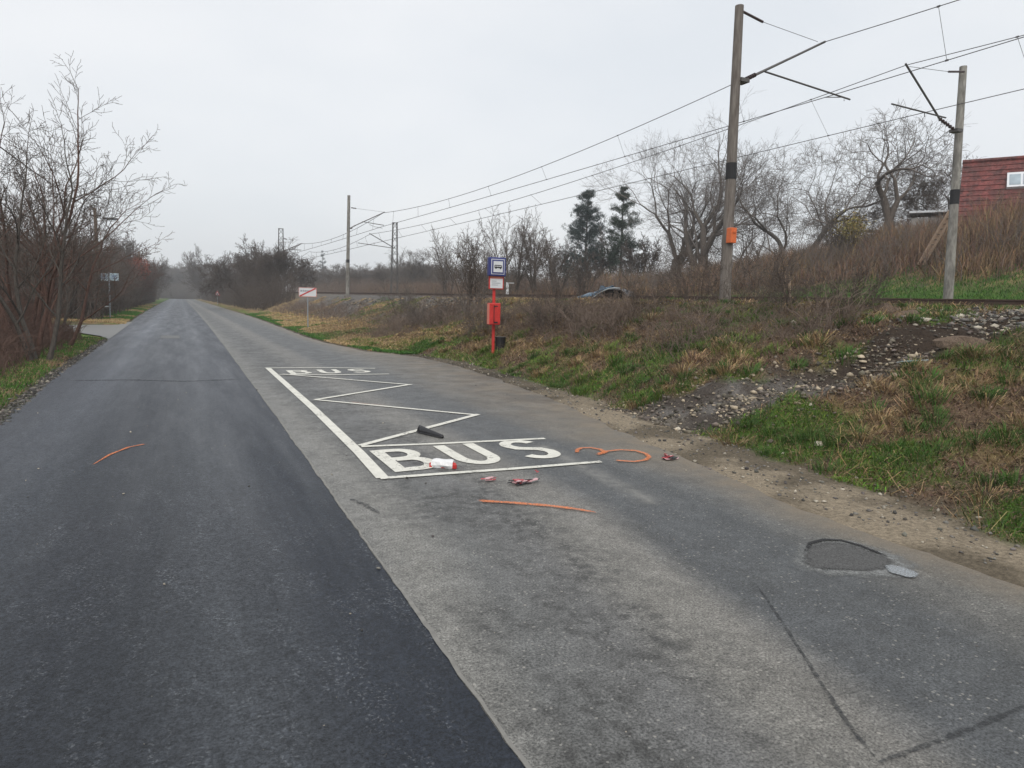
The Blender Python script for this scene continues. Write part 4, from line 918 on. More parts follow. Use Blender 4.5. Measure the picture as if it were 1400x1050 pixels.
# ---------------------------------------------------------------- railway
TRK = (17.45, 21.65)
yy = np.concatenate([np.arange(-40, 60, 2.0), np.arange(60, 320, 10)])
def railway(xc, label):
    e = empty('railway_track', (xc, 0, railz(0))); tag(e, label, 'railway track', 'railway tracks on the embankment')
    for sx in (-.75, .75):
        m = MB(); prof = [(-.065, -.16), (.065, -.16), (.065, -.145), (.015, -.13), (.015, -.04), (.036, -.03), (.036, 0), (-.036, 0), (-.036, -.03), (-.015, -.04), (-.015, -.13), (-.065, -.145)]
        n_ = len(prof)
        for y in yy: m.v += [[xc+sx+p[0], y, railz(y)+p[1]] for p in prof]
        for i in range(len(yy)-1):
            for k in range(n_): k2 = (k+1) % n_; m.f.append([i*n_+k, (i+1)*n_+k, (i+1)*n_+k2, i*n_+k2])
        o = m.build('rail', M['rust'], e); o.matrix_parent_inverse = Matrix.Translation(-e.location)
    m = MB()
    for y in np.arange(-10, 120, .6): m.quadbox((xc, y, railz(y)-.24), (2.5, .24, .14))
    o = m.build('sleepers', M['concrete2'], e); o.matrix_parent_inverse = Matrix.Translation(-e.location); o['kind'] = 'stuff'
railway(TRK[0], 'rusty railway track nearer the road'); railway(TRK[1], 'rusty railway track farther from the road')

def stones(name, P, size, col, label, mat='stone', emb=.3):
    n = len(P); ico = bpy.data.meshes.new('tmp'); import bmesh
    bm = bmesh.new(); bmesh.ops.create_icosphere(bm, subdivisions=1, radius=1); bv = np.array([v.co[:] for v in bm.verts]); bf = np.array([[v.index for v in f.verts] for f in bm.faces]); bm.free(); bpy.data.meshes.remove(ico)
    sc = size[:, None]*(.55+.7*rs.rand(n, 3))*np.array([1, 1, .65]); v = bv[None]*(1+.34*rs.normal(0, 1, (n, len(bv), 1)).clip(-1.2, 1.3))*sc[:, None]
    a = rs.rand(n)*6.28; c, s_ = np.cos(a), np.sin(a); x = v[..., 0]*c[:, None]-v[..., 1]*s_[:, None]; y = v[..., 0]*s_[:, None]+v[..., 1]*c[:, None]
    v = np.stack([x, y, v[..., 2]], -1)+P[:, None]+np.array([0, 0, 1.])*(size*emb)[:, None, None]
    f = bf[None]+(np.arange(n)*len(bv))[:, None, None]
    o = mesh_np(name, v.reshape(-1, 3), [f.reshape(-1, 3)], M[mat], cols=np.repeat(col, len(bv), 0)); return tag(o, label, 'gravel', kind='stuff')
def scol(n, light=.15): 
    c = np.array([.15, .14, .128])*(.35+1.0*rs.rand(n, 1)**1.3)*(1+.03*rs.normal(0, 1, (n, 3))); k = rs.rand(n) < light; c[k] = np.array([.42, .38, .31])*(.6+.5*rs.rand(k.sum(), 1)); return c.clip(.02, .8)
x = rs.uniform(5.6, 15.5, 190000); y = rs.uniform(1.5, 12, 190000); pd = pathd(x, y); near = np.hypot(x-8.0, (y-7.4)*1.0)
k = rs.rand(190000) < (.25+.9*sm(.4, .6, fbm(x, y, 1.8, 47)))*1.0*np.exp(-(pd/np.interp(x, [6, 8, 10, 12, 15], [.9, .75, .55, 1.0, 1.6]))**2)*np.interp(x, [6, 9.2, 10.2, 11.2, 15], [1, .8, .18, .45, .8])*(x > foot(y)-.25); x, y = x[k], y[k]
stones('path_gravel', np.stack([x, y, height(x, y)], 1), rs.gamma(1.3, .0095, len(x)).clip(.006, .06), scol(len(x), .22)*np.array([1.08, 1, .9]), 'crushed grey stone spilled along the trodden path')
x = rs.uniform(9.6, 15.5, 9000); y = rs.uniform(2.6, 9.5, 9000); wv_ = np.exp(-((y-(7.6-.55*(x-10.5)))/1.0)**2)*sm(9.8, 11, x); k = rs.rand(9000) < wv_; x, y = x[k], y[k]
stones('rubble_spill', np.stack([x, y, height(x, y)], 1), rs.gamma(2.0, .013, len(x)).clip(.012, .10), scol(len(x), .42), 'pale rubble scattered over the dark earth at the head of the path')
y = rs.uniform(6, 30, 7000); x = edL(y)+rs.normal(-.02, .09, 7000); stones('crumbled_edge', np.stack([x, y, height(x, y)+.004], 1), rs.gamma(1.6, .008, 7000).clip(.005, .04), scol(7000, .1)*.7, 'crumbled dark asphalt along the left road edge')
x = rs.uniform(5.2, 8.6, 14000); y = rs.uniform(2.0, 24, 14000); k = (x > edR(y)-.25)*(x < foot(y)+.15) > 0; x, y = x[k], y[k]
stones('shoulder_gravel', np.stack([x, y, height(x, y)], 1), rs.gamma(1.6, .005, len(x)).clip(.004, .03), scol(len(x), .25), 'loose grit along the dusty road shoulder')
x = rs.uniform(10.2, 15.2, 30000); y = 3.5+26*rs.rand(30000)**1.3; k = rs.rand(30000) < sm(10.2, 13.0, x+(fbm(x, y, .7, 4)-.5)*3)*(1-.6*masks(x, y)[7]); x, y = x[k], y[k]
stones('ballast', np.stack([x, y, height(x, y)], 1), rs.uniform(.014, .036, len(x)), scol(len(x), .15), 'grey and rusty railway ballast along the crest of the bank')
x = rs.uniform(15, 23.5, 9000); y = rs.uniform(6, 45, 9000)
stones('track_ballast', np.stack([x, y, height(x, y)], 1), rs.uniform(.03, .05, len(x)), scol(len(x), .05)*np.array([1.05, .9, .8]), 'rusty brown ballast between the rails')
x = rs.uniform(9.0, 13, 7000); y = rs.uniform(20, 60, 7000); k = rs.rand(7000) < masks(x, y)[6]; x, y = x[k], y[k]
stones('bank_scree', np.stack([x, y, height(x, y)], 1), rs.uniform(.03, .07, len(x)), scol(len(x), .05), 'grey stones slipping down the far part of the bank')
x = rs.uniform(-2.2, 6, 260); y = rs.uniform(1.5, 14, 260)
stones('road_grit', np.stack([x, y, 0*x+.008], 1), rs.gamma(1.5, .003, 260).clip(.003, .014), scol(260, .5), 'scattered small stones lying on the asphalt')

# ---------------------------------------------------------------- masts and overhead line
def child(m, name, mat, e, bevel=0, smooth=False):
    o = m.build(name, M[mat], e, bevel, smooth); o.matrix_parent_inverse = Matrix.Translation(-e.location); return o
def on(Y): return lambda px, py: AY(px, py, Y)
def concrete_mast(bot, top, label, band, mat='concrete', r0=.165, r1=.115):
    e = empty('catenary_mast', bot); tag(e, label, 'mast', 'masts of the overhead line'); bot = np.array(bot); top = np.array(top)
    m = MB(); t = np.linspace(-.06, 1, 9)[:, None]; m.tube(bot+(top-bot)*t, np.linspace(r0, r1, 9), 16); child(m, 'pole', mat, e, smooth=False)
    if band:
        m = MB(); t = np.linspace(band[0], band[1], 3)[:, None]; m.tube(bot+(top-bot)*t, [r0+(r1-r0)*band[0]+.006]*3, 16); child(m, 'black_band', 'blackband', e)
    m = MB(); c = bot+(top-bot)*.0; m.tube([c+[0, 0, -.3], c+[0, 0, .12]], [.34, .30], 10); child(m, 'footing', 'concrete2', e)
    return e
def cantilever(e, pt, tube, ins, reg, stay, steady, s=1.0):
    """tube/ins/reg/stay/steady: pixel pairs measured in the plane of the mast"""
    m = MB(); m.tube([pt(*ins[0]), pt(*ins[1])], .03, 8)
    a = np.array(pt(*ins[0])); b = np.array(pt(*ins[1]))
    for k in range(7): c = a+(b-a)*(k+.5)/7; d = (b-a)/np.linalg.norm(b-a)*.012; m.tube([c-d, c+d], .062, 10)
    child(m, 'insulator', 'insul', e)
    m = MB(); m.tube([pt(*tube[0]), pt(*tube[1])], .032*s, 8); child(m, 'cantilever_tube', 'steel', e)
    m = MB(); m.tube([pt(*reg[0]), pt(*reg[1])], .026*s, 8); child(m, 'registration_tube', 'steel', e)
    if stay:
        m = MB(); m.tube([pt(*stay[0]), pt(*stay[1])], .035*s, 6); child(m, 'stay_insulator', 'insul', e)
        m = MB(); m.tube([pt(*stay[1]), pt(*stay[2])], .008*s, 4); child(m, 'stay_wire', 'wire', e)
    if steady:
        m = MB(); m.tube([pt(*steady[0]), pt(*steady[1]), pt(*steady[2])], .014*s, 5); child(m, 'steady_arm', 'steel', e)
    c = np.array(pt(*ins[0])); m = MB(); m.quadbox(c, (.3, .3, .1)); child(m, 'clamp', 'steel', e)
b = AX(991, 408, 14); t_ = AX(1011, 8, 14); b[2] = hz(b[0], b[1])
m1 = concrete_mast(b, t_, 'tall weathered concrete mast with black band and orange box by the near track', (.43, .485), 'concrete2')
cantilever(m1, on(15.02), ((1032, 103), (1128, 57)), ((1014, 111), (1033, 102)), ((1046, 98), (1162, 136)), ((1014, 15), (1043, 30), (1118, 57)), ((1154, 138), (1154, 133), (1128, 133)))
p = AY(1000, 322, 14.8); m = MB(); m.quadbox(p, (.2, .2, .42)); m.quadbox(p+[0, -.11, .1], (.12, .03, .08)); child(m, 'switch_box', 'orangebox', m1, .015)
p = AY(1000, 345, 14.85); m = MB(); m.tube([p+[.02, 0, .15], p+[.02, 0, -1.0]], .02, 6); child(m, 'conduit', 'steel', m1)
b = AX(1297, 404, 24.4); t_ = AX(1317, 91, 24.4); b[2] = hz(b[0], b[1])
m2 = concrete_mast(b, t_, 'pale leaning concrete mast with black band near the red-roofed house', (.44, .50))
cantilever(m2, on(b[1]+.1), ((1285, 163), (1238, 87)), ((1307, 179), (1284, 162)), ((1293, 161), (1219, 142)), ((1318, 98), (1297, 98), (1243, 91)), ((1264, 160), (1264, 154), (1262, 153)))
b = AX(475, 402, 14); t_ = AX(477, 267, 14); b[2] = hz(b[0], b[1])
m3 = concrete_mast(b, t_, 'slim distant concrete mast left of the lattice mast beside the near track', (.345, .375), 'concrete', .17, .13)
cantilever(m3, on(63.3), ((484, 309), (526, 290)), ((479, 312), (486, 308)), ((495, 303), (525, 308)), ((480, 284), (487, 285), (525, 290)), ((505, 307), (512, 310), (523, 312)), 1.3)
def lattice(bot, top, label, w0, w1):
    e = empty('lattice_mast', bot); tag(e, label, 'mast', 'masts of the overhead line'); bot = np.array(bot, float); top = np.array(top, float)
    m = MB(); cs = ((-1, -1), (1, -1), (1, 1), (-1, 1)); P = lambda c, t: bot+(top-bot)*t+np.array([c[0], c[1]*.6, 0])*(w0+(w1-w0)*t)/2
    for c in cs: m.tube([P(c, -.04), P(c, 1)], .045, 4)
    child(m, 'corner_angles', 'steel', e); m = MB(); n_ = 11
    for i in range(n_):
        for k in range(4):
            a_, b_ = (cs[k], cs[(k+1) % 4]) if (i+k) % 2 else (cs[(k+1) % 4], cs[k]); m.tube([P(a_, i/n_), P(b_, (i+1)/n_)], .026, 4)
    child(m, 'bracing', 'steel', e)
    m = MB(); m.quadbox(top+np.array([0, 0, .03]), (w1*1.3, w1*.8, .06)); child(m, 'cap_plate', 'steel', e); return e
b = AX(539, 398, 24); t_ = AX(540, 305, 24); b[2] = hz(b[0], b[1])
m4 = lattice(b, t_, 'dark steel lattice mast beyond the tracks right of the slim concrete mast', .85, .5)
cantilever(m4, on(83), ((534, 336), (505, 319)), ((538, 339), (534, 336)), ((536, 339), (489, 332)), None, ((512, 334), (512, 332), (510, 332)), 1.6)
b = AX(384, 400, 14); t_ = AX(384, 313, 14); b[2] = hz(b[0], b[1])
m5 = lattice(b, t_, 'hazy lattice mast standing left of the town end sign', .95, .6)
cantilever(m5, on(109), ((389, 343), (412, 333)), ((386, 344), (389, 343)), ((395, 341), (412, 342)), ((388, 326), (392, 327), (410, 328)), None, 1.9)
b = AX(346, 400, 14); t_ = AX(346, 338, 14); b[2] = hz(b[0], b[1]); b[1] = t_[1]
m6 = lattice(b, t_, 'farthest lattice mast, half hidden among the bare roadside trees', 1.0, .7)

def wire_line(name, sup, sag, r, label, drop=None):
    """continuous wire over support points with sag per span"""
    pts = []
    for a, b in zip(sup[:-1], sup[1:]):
        a = np.array(a, float); b = np.array(b, float); n_ = 22
        for i in range(n_): t = i/n_; p = a+(b-a)*t; p[2] -= sag*4*t*(1-t); pts.append(p)
    pts.append(np.array(sup[-1], float)); m = MB(); dist = np.array([max(.6, math.hypot(p[0], p[1])/24) for p in pts]); m.tube(pts, r*dist**.55, 5)
    o = m.build(name, M['wire']); return np.array(pts), o
def overhead(mess, cont, label, sagm, n_d):
    e = empty('overhead_line', mess[1]); tag(e, label, 'overhead line')
    pm, o = wire_line('messenger_wire', mess, sagm, .0125, ''); o.parent = e; o.matrix_parent_inverse = Matrix.Translation(-e.location)
    pc, o = wire_line('contact_wire', cont, .05, .0125, ''); o.parent = e; o.matrix_parent_inverse = Matrix.Translation(-e.location)
    for a, b in zip(mess[:-1], mess[1:]):
        if a[1] > 120: continue
        for i in range(n_d):
            y = a[1]+(b[1]-a[1])*(i+.5)/n_d
            if y < 4: continue
            A_ = [np.interp(y, pm[:, 1], pm[:, k]) for k in range(3)]; B_ = [np.interp(y, pc[:, 1], pc[:, k]) for k in range(3)]
            m = MB(); m.tube([A_, B_], .0065*max(1, (y/22)**.5), 4); m.quadbox(A_, (.03, .08, .04)); m.quadbox(B_, (.03, .08, .04))
            child(m, 'dropper', 'wire', e)
P1 = lambda q: tuple(q)
overhead([(17.0, -34, 9.45), P1(AY(1122, 59, 15.02)), P1(AY(524, 291, 63.3)), (17.2, 111, 10.15), (17.2, 158, 10.35), (17.2, 206, 10.5), (17.2, 300, 10.8)],
         [(17.0, -34, 8.05), P1(AY(1135, 131, 15.02)), P1(AY(522, 310, 63.3)), (17.2, 111, 8.95), (17.2, 158, 9.15), (17.2, 206, 9.3), (17.2, 300, 9.6)], 'overhead messenger and contact wires above the near track', .85, 7)
overhead([(21.6, -45, 9.4), P1(AY(1239, 89, 15.6)), P1(AY(506, 320, 83)), (21.6, 130, 10.2), (21.6, 178, 10.4), (21.6, 300, 10.8)],
         [(22, -45, 8.0), P1(AY(1263, 154, 15.6)), P1(AY(510, 333, 83)), (21.6, 130, 9.0), (21.6, 178, 9.2), (21.6, 300, 9.6)], 'overhead messenger and contact wires above the far track', .8, 9)

# ---------------------------------------------------------------- bus stop
z0 = .2; b = G(674, 489, z0); Yp = b[1]; on_ = on(Yp); bz_ = hz(b[0], b[1])
e = empty('bus_stop_sign', (b[0], Yp, bz_)); tag(e, 'red bus stop post with blue sign box and white timetable plate', 'bus stop')
top = on_(676, 354); m = MB(); m.tube([(b[0], Yp, bz_-.2), (top[0]-.0, Yp, top[2]-.1)], .045, 12); child(m, 'post', 'red', e)
c = on_(677, 365); m = MB(); m.quadbox((c[0], Yp-.10, c[2]), (.52, .17, .53)); child(m, 'sign_box', 'blue', e, .02)
m = MB(); m.quadbox((c[0], Yp-.188, c[2]), (.41, .012, .43)); child(m, 'white_border', 'offw', e)
m = MB(); m.quadbox((c[0], Yp-.196, c[2]), (.37, .012, .39)); child(m, 'blue_frame', 'blue', e)
m = MB(); m.quadbox((c[0], Yp-.204, c[2]), (.29, .012, .31)); child(m, 'white_panel', 'offw', e)
m = MB(); yb = Yp-.213   # side view of a bus
m.quadbox((c[0], yb, c[2]-.0), (.23, .008, .075)); m.quadbox((c[0]-.01, yb, c[2]+.043), (.20, .008, .012))
for sx in (-.07, .07): m.tube([(c[0]+sx, yb-.002, c[2]-.045), (c[0]+sx, yb+.004, c[2]-.045)], .022, 10)
child(m, 'bus_pictogram', 'black', e)
m = MB()
for k in range(4): m.quadbox((c[0]-.078+k*.05, yb-.006, c[2]+.012), (.036, .004, .026))
child(m, 'pictogram_windows', 'offw', e)
c2 = on_(677, 385); m = MB(); m.quadbox((c2[0], Yp-.07, c2[2]), (.46, .05, .44)); child(m, 'plate_frame', 'red', e, .01)
m = MB(); m.quadbox((c2[0]-.005, Yp-.10, c2[2]-.055), (.39, .012, .27)); child(m, 'white_plate', 'offw', e)
m = MB(); m.quadbox((c2[0]-.005, Yp-.10, c2[2]+.13), (.39, .012, .10)); child(m, 'line_number_strip', 'redfade', e)
m = MB()
for k, (w_, dx) in enumerate(((.20, -.06), (.27, -.02), (.15, -.08))): m.quadbox((c2[0]+dx, Yp-.108, c2[2]-.10+k*.055), (w_, .006, .014))
child(m, 'timetable_lines', 'galv', e)
c3 = on_(673, 429); bx = empty('timetable_case', (c3[0], Yp, c3[2]-.32)); tag(bx, 'bright red case strapped halfway up the bus stop post', 'case')
m = MB(); m.quadbox((c3[0]-.02, Yp-.15, c3[2]), (.34, .18, .62)); child(m, 'case_body', 'red', bx, .02)
m = MB(); m.quadbox((c3[0]-.12, Yp-.248, c3[2]), (.1, .012, .56)); m.quadbox((c3[0]+.07, Yp-.248, c3[2]), (.14, .012, .5)); child(m, 'front_flap', 'red', bx, .004)
m = MB(); m.quadbox((c3[0]-.0, Yp-.25, c3[2]+.22), (.12, .01, .03)); m.quadbox((c3[0]-.0, Yp-.25, c3[2]-.24), (.12, .01, .04)); m.quadbox((c3[0]-.055, Yp-.249, c3[2]), (.018, .008, .5)); child(m, 'latch', 'black', bx)
m = MB(); m.quadbox((c3[0]-.195, Yp-.15, c3[2]), (.012, .14, .58)); child(m, 'side_panel', 'redfade', bx)
c4 = on_(683, 473); bn = empty('litter_bin', (c4[0]+.02, Yp, c4[2]-.27)); tag(bn, 'black cylindrical litter bin hung low on the bus stop post', 'bin')
m = MB(); m.tube([(c4[0]+.02, Yp, c4[2]-.26), (c4[0]+.02, Yp, c4[2]+.25)], [.135, .155], 18); child(m, 'bin_body', 'black', bn)
m = MB(); m.tube([(c4[0]+.02, Yp, c4[2]+.235), (c4[0]+.02, Yp, c4[2]+.27)], .166, 18); child(m, 'rim', 'black', bn)
m = MB(); m.quadbox((c4[0]-.14, Yp, c4[2]+.12), (.12, .05, .04)); child(m, 'bracket', 'black', bn)

# ---------------------------------------------------------------- road signs
def stick(e, m, name, mat, bevel=0): return child(m, name, mat, e, bevel)
Y = 40.5; o_ = on(Y); b = o_(421, 440); zb = hz(b[0], Y); e = empty('town_end_sign', (b[0], Y, zb)); tag(e, 'white rectangular town end sign crossed by a red diagonal bar', 'road sign')
c = o_(420.5, 399.5); m = MB(); m.tube([(b[0], Y, zb-.2), (b[0], Y, c[2]+.2)], .033, 8); stick(e, m, 'post', 'galv')
m = MB(); m.quadbox((c[0], Y-.05, c[2]), (.99, .03, .52)); stick(e, m, 'plate', 'offw', .01)
m = MB()
for s_, dx in ((.10, -.36), (.07, -.24), (.09, -.13), (.06, -.03), (.09, .07)): m.quadbox((c[0]+dx, Y-.068, c[2]+.07), (s_, .004, .10))
stick(e, m, 'place_name', 'galv')
m = MB(); a = math.atan2(.46, .9); Rm = [[math.cos(a), 0, -math.sin(a)], [0, 1, 0], [math.sin(a), 0, math.cos(a)]]; m.quadbox((c[0], Y-.074, c[2]), (.98, .006, .07), Rm); stick(e, m, 'red_bar', 'red')
m = MB()
for d_, s_ in (((0, .245), (.97, .02)), ((0, -.245), (.97, .02)), ((-.48, 0), (.02, .5)), ((.48, 0), (.02, .5))): m.quadbox((c[0]+d_[0], Y-.069, c[2]+d_[1]), (s_[0], .006, s_[1]))
stick(e, m, 'border', 'redfade')
Y = 53.9; o_ = on(Y); b = o_(150.5, 436); zb = hz(b[0], Y); e = empty('direction_sign', (b[0], Y, zb)); tag(e, 'grey-blue signpost with two wide plates at the mouth of the side road', 'road sign')
m = MB(); t_ = o_(149, 372); m.tube([(b[0], Y, zb-.2), (t_[0], Y, t_[2])], .045, 8); stick(e, m, 'post', 'galv')
for k, (x0, x1) in enumerate(((135.5, 148), (150, 162.5))):
    p0 = o_(x0, 373.5); p1 = o_(x1, 384); cx = (p0[0]+p1[0])/2; cz = (p0[2]+p1[2])/2; m = MB(); m.quadbox((cx, Y-.07, cz), (abs(p1[0]-p0[0]), .03, .5)); stick(e, m, 'sign_plate', 'greysign', .01)
    m = MB()
    for dz in (-.1, .1, .0): m.quadbox((cx, Y-.09, cz+dz+.02), (.36 if dz else .28, .006, .035))
    m.quadbox((cx, Y-.09, cz), (.50, .005, .012)); stick(e, m, 'plate_lettering', 'blue')
p = o_(146, 420); m = MB(); m.quadbox((p[0]+.02, Y-.06, p[2]+.05), (.28, .02, .08)); stick(e, m, 'small_plate', 'offw')
Y = 150; o_ = on(Y); c = o_(297, 401); zb = hz(c[0], Y); e = empty('warning_sign', (c[0], Y, zb)); tag(e, 'tiny distant triangular warning sign with red edge on the right verge', 'road sign')
m = MB(); m.tube([(c[0], Y, zb-.1), (c[0], Y, c[2])], .05, 6); stick(e, m, 'post', 'galv')
for nm, r_, yy_, mt in (('red_triangle', .62, -.06, 'red'), ('white_triangle', .38, -.10, 'offw')):
    m = MB(); pts = [(c[0]+r_*math.cos(R_(90+120*k)), c[2]-.1+r_*math.sin(R_(90+120*k))) for k in range(3)]
    m.v = [[p[0], Y+yy_, p[1]] for p in pts]+[[p[0], Y+yy_+.03, p[1]] for p in pts]; m.f = [[0, 1, 2], [5, 4, 3], [0, 3, 4, 1], [1, 4, 5, 2], [2, 5, 3, 0]]; stick(e, m, nm, mt)
m = MB(); m.quadbox((c[0], Y-.12, c[2]-.08), (.1, .02, .4)); stick(e, m, 'symbol', 'black')

# lamp poles and the cable between them
def lamp_pole(X, Y, top, lamp, label, r=.13):
    zb = hz(X, Y); e = empty('street_lamp', (X, Y, zb)); tag(e, label, 'street lamp', 'lamps on poles along the left roadside')
    m = MB(); m.tube([(X-.15, Y, zb-.3), (X, Y, zb+3), (X-.02, Y, top)], [r*1.2, r, r*.8], 10); child(m, 'pole', 'wood', e)
    m = MB(); m.tube([(X, Y, lamp[2]-.02), (X+(lamp[0]-X)*.4, Y, lamp[2]+.0), (lamp[0]-.4, Y, lamp[2])], .03, 6); child(m, 'arm', 'steel', e)
    m = MB(); m.quadbox((lamp[0]-.1, Y, lamp[2]), (.95, .3, .13)); child(m, 'lamp_head', 'lamp', e, .04)
    m = MB(); m.quadbox((lamp[0]-.05, Y, lamp[2]-.085), (.6, .22, .05)); child(m, 'lamp_glass', 'galv', e, .01)
    m = MB(); m.quadbox((X, Y, top-.5), (.7, .1, .1)); m.tube([(X-.3, Y, top-.45), (X-.3, Y, top-.28)], .04, 8); m.tube([(X+.3, Y, top-.45), (X+.3, Y, top-.28)], .04, 8); child(m, 'crossarm', 'steel', e)
lamp_pole(-5.0, 55.4, 7.55, on(55.4)(153, 299), 'wooden pole with grey lamp standing just left of the direction sign')
lamp_pole(-5.0, 112.4, 7.75, on(112.4)(203, 347), 'far lamp on wooden pole rising above the red-leaved tree', .16)
def cable(pts_sup, sag, label, r=.018):
    pts = []
    for a, b in zip(pts_sup[:-1], pts_sup[1:]):
        a = np.array(a, float); b = np.array(b, float)
        for i in range(16): t = i/16; p = a+(b-a)*t; p[2] -= sag*4*t*(1-t); pts.append(p)
    pts.append(np.array(pts_sup[-1], float)); m = MB(); m.tube(pts, r, 6); o = m.build('overhead_cable', M['black']); return tag(o, label, 'cable')
cable([(-6.0, 2, 7.3), (-5.0, 55.4, 7.35), (-5.0, 112.4, 7.5)], .55, 'thick black overhead cable crossing the sky at the upper left', .024)
cable([(-6.3, 2, 7.1), (-5.25, 55.4, 7.05)], .75, 'thinner overhead wire running just below the thick black cable', .009)

# ---------------------------------------------------------------- the house on the slope
hp = AX(1325, 222, 41); hx, hy = hp[0], hp[1]
e = empty('house', (hx, hy, hz(hx, hy))); e.rotation_euler = (0, 0, R_(-58)); tag(e, 'house with red tiled roof half hidden by brush at the right frame edge', 'house')
zg = e.location.z; rz_ = hp[2]-zg        # ridge height above base; local x along the ridge, local -y towards the viewer
ev = rz_-5.0
def rect3(m, a, b, c, d, th):
    a, b, c, d = map(np.array, (a, b, c, d)); nrm = np.cross(b-a, d-a).astype(float); nrm /= np.linalg.norm(nrm)
    base = len(m.v); m.v += [list(map(float, p)) for p in (a, b, c, d)]+[list(map(float, p-nrm*th)) for p in (a, b, c, d)]
    for q in ((0, 1, 2, 3), (7, 6, 5, 4), (0, 4, 5, 1), (1, 5, 6, 2), (2, 6, 7, 3), (3, 7, 4, 0)): m.f.append([base+i for i in q])
rf = empty('x', (0, 0, 0)); bpy.data.objects.remove(rf)
m = MB()
zb_ = ev-.2; nrow = 17
for k in range(nrow):           # courses of tiles, each lapping the next
    t0 = k/nrow; t1 = (k+1)/nrow+.012
    y0 = -4.6*t0; z0_ = rz_-(rz_-zb_)*t0; y1 = -4.6*t1; z1_ = rz_-(rz_-zb_)*t1
    rect3(m, (-.3, y1, z1_+.05), (12, y1, z1_+.05), (12, y0, z0_+.0), (-.3, y0, z0_+.0), .05)
rect3(m, (12, 4.6, zb_), (-.3, 4.6, zb_), (-.3, 0, rz_-.0), (12, 0, rz_-.0), .06)
roof = m.build('roof', M['roof'], e)
m = MB(); m.tube([(-.32, 0, rz_+.03), (12.05, 0, rz_+.03)], .13, 8); m.build('ridge_tiles', M['roof'], e)
m = MB(); m.v = [[0, -4.1, -3], [0, 4.1, -3], [0, 4.1, ev], [0, 0, rz_-.25], [0, -4.1, ev], [11.7, -4.1, -3], [11.7, 4.1, -3], [11.7, 4.1, ev], [11.7, 0, rz_-.25], [11.7, -4.1, ev]]
m.f = [[0, 1, 2, 3, 4][::-1], [5, 6, 7, 8, 9], [0, 4, 9, 5][::-1], [1, 6, 7, 2][::-1], [2, 7, 8, 3][::-1], [3, 8, 9, 4][::-1]]; m.build('wall', M['plaster'], e)
def onroof(x, t, up=0): n_ = np.array([0, -(rz_-zb_), 4.6]); n_ = n_*[1, 1, 1]; n_ = n_/np.linalg.norm(n_); return np.array([x, -4.6*t, rz_-(rz_-zb_)*t])+n_*up
m = MB(); x0, x1 = 1.8, 3.7
a, b, c, d = onroof(x0, .36, .16), onroof(x1, .36, .16), onroof(x1, .19, .16), onroof(x0, .19, .16); rect3(m, a, b, c, d, .2)
wf = m.build('roof_window', M['offw'], e)
m = MB()
for k in range(3):
    xa = x0+.1+k*.6; rect3(m, onroof(xa, .338, .175), onroof(xa+.5, .338, .175), onroof(xa+.5, .215, .175), onroof(xa, .215, .175), .02)
gl = m.build('pane', plain('sky_reflecting_glass', (.30, .36, .40), .12, .8, var=.5, scale=1.5), wf)
m = MB(); rect3(m, (4.2, -4.13, 1.0), (5.3, -4.13, 1.0), (5.3, -4.13, 2.2), (4.2, -4.13, 2.2), .05); m.build('wall_window', M['galv'], e)
m = MB(); m.tube([(-.3, -4.72, zb_-.02), (12, -4.72, zb_-.02)], .07, 8); m.build('gutter', M['galv'], e)
# leaning planks, shed and fence posts by the house
sp = AX(1278, 305, 43); e = empty('shed', (sp[0], sp[1], hz(sp[0], sp[1]))); tag(e, 'low pale shed with flat roof behind the leaning plank', 'shed'); e.rotation_euler = (0, 0, R_(-55)); zt = AX(1278, 289, 43)[2]-e.location.z
m = MB(); m.quadbox((0, 1, (zt-1)/2-.2), (2.6, 2, zt+.6)); m.build('wall', M['plaster'], e)
m = MB(); m.quadbox((0, 1, zt-.02), (2.9, 2.4, .12)); m.build('flat_roof', M['offw'], e)
m = MB(); m.quadbox((.5, -.02, zt-.7), (.7, .05, .5)); m.build('window', M['galv'], e)
a = AX(1273, 338, 32.5); b = AX(1302, 288, 32.5); pl = empty('leaning_ladder', a); tag(pl, 'pale wooden ladder-like plank leaning to the right beside the far mast', 'ladder')
u = np.array(b)-np.array(a); sd_ = np.array([.42, -.75, 0])*.25
for sgn in (-1, 1): m = MB(); m.tube([a+sd_*sgn*.5-u*.5, b+sd_*sgn*.5], .07, 5); child(m, 'rail', 'plank', pl)
m = MB(); rect3(m, a-sd_*.5-u*.3, a+sd_*.5-u*.3, b+sd_*.5, b-sd_*.5, .03); child(m, 'board', 'plank', pl)
for k in range(7):
    m = MB(); c = a+u*(k+.5)/7; m.tube([c-sd_*.6, c+sd_*.6], .03, 5); child(m, 'rung', 'wood', pl)
loc, h = at(1165, 37, 296); yb_ = bare_tree('yellow_bush', loc, max(1.6, h), 9, dict(SHRUB, rmin=.01), 'twig', 'twig', 'yellowish bush glowing in the brown brush left of the gnarled tree', 'bush', 140, tr=.01, spread=.5)
q = 1300; P = rs.normal(0, 1, (q, 3))*np.array([.45, .45, .45])+np.array([0, 0, max(1.6, h)*.72]); V_, Q_, T_, C_ = blades(P, np.full(q, .12), np.full(q, .07), np.full(q, 1.4), jitc(q, np.broadcast_to(np.array([.26, .21, .07]), (q, 3)), .35)); mesh_np('leaves', V_, [Q_, T_], M['veg'], yb_, cols=C_)
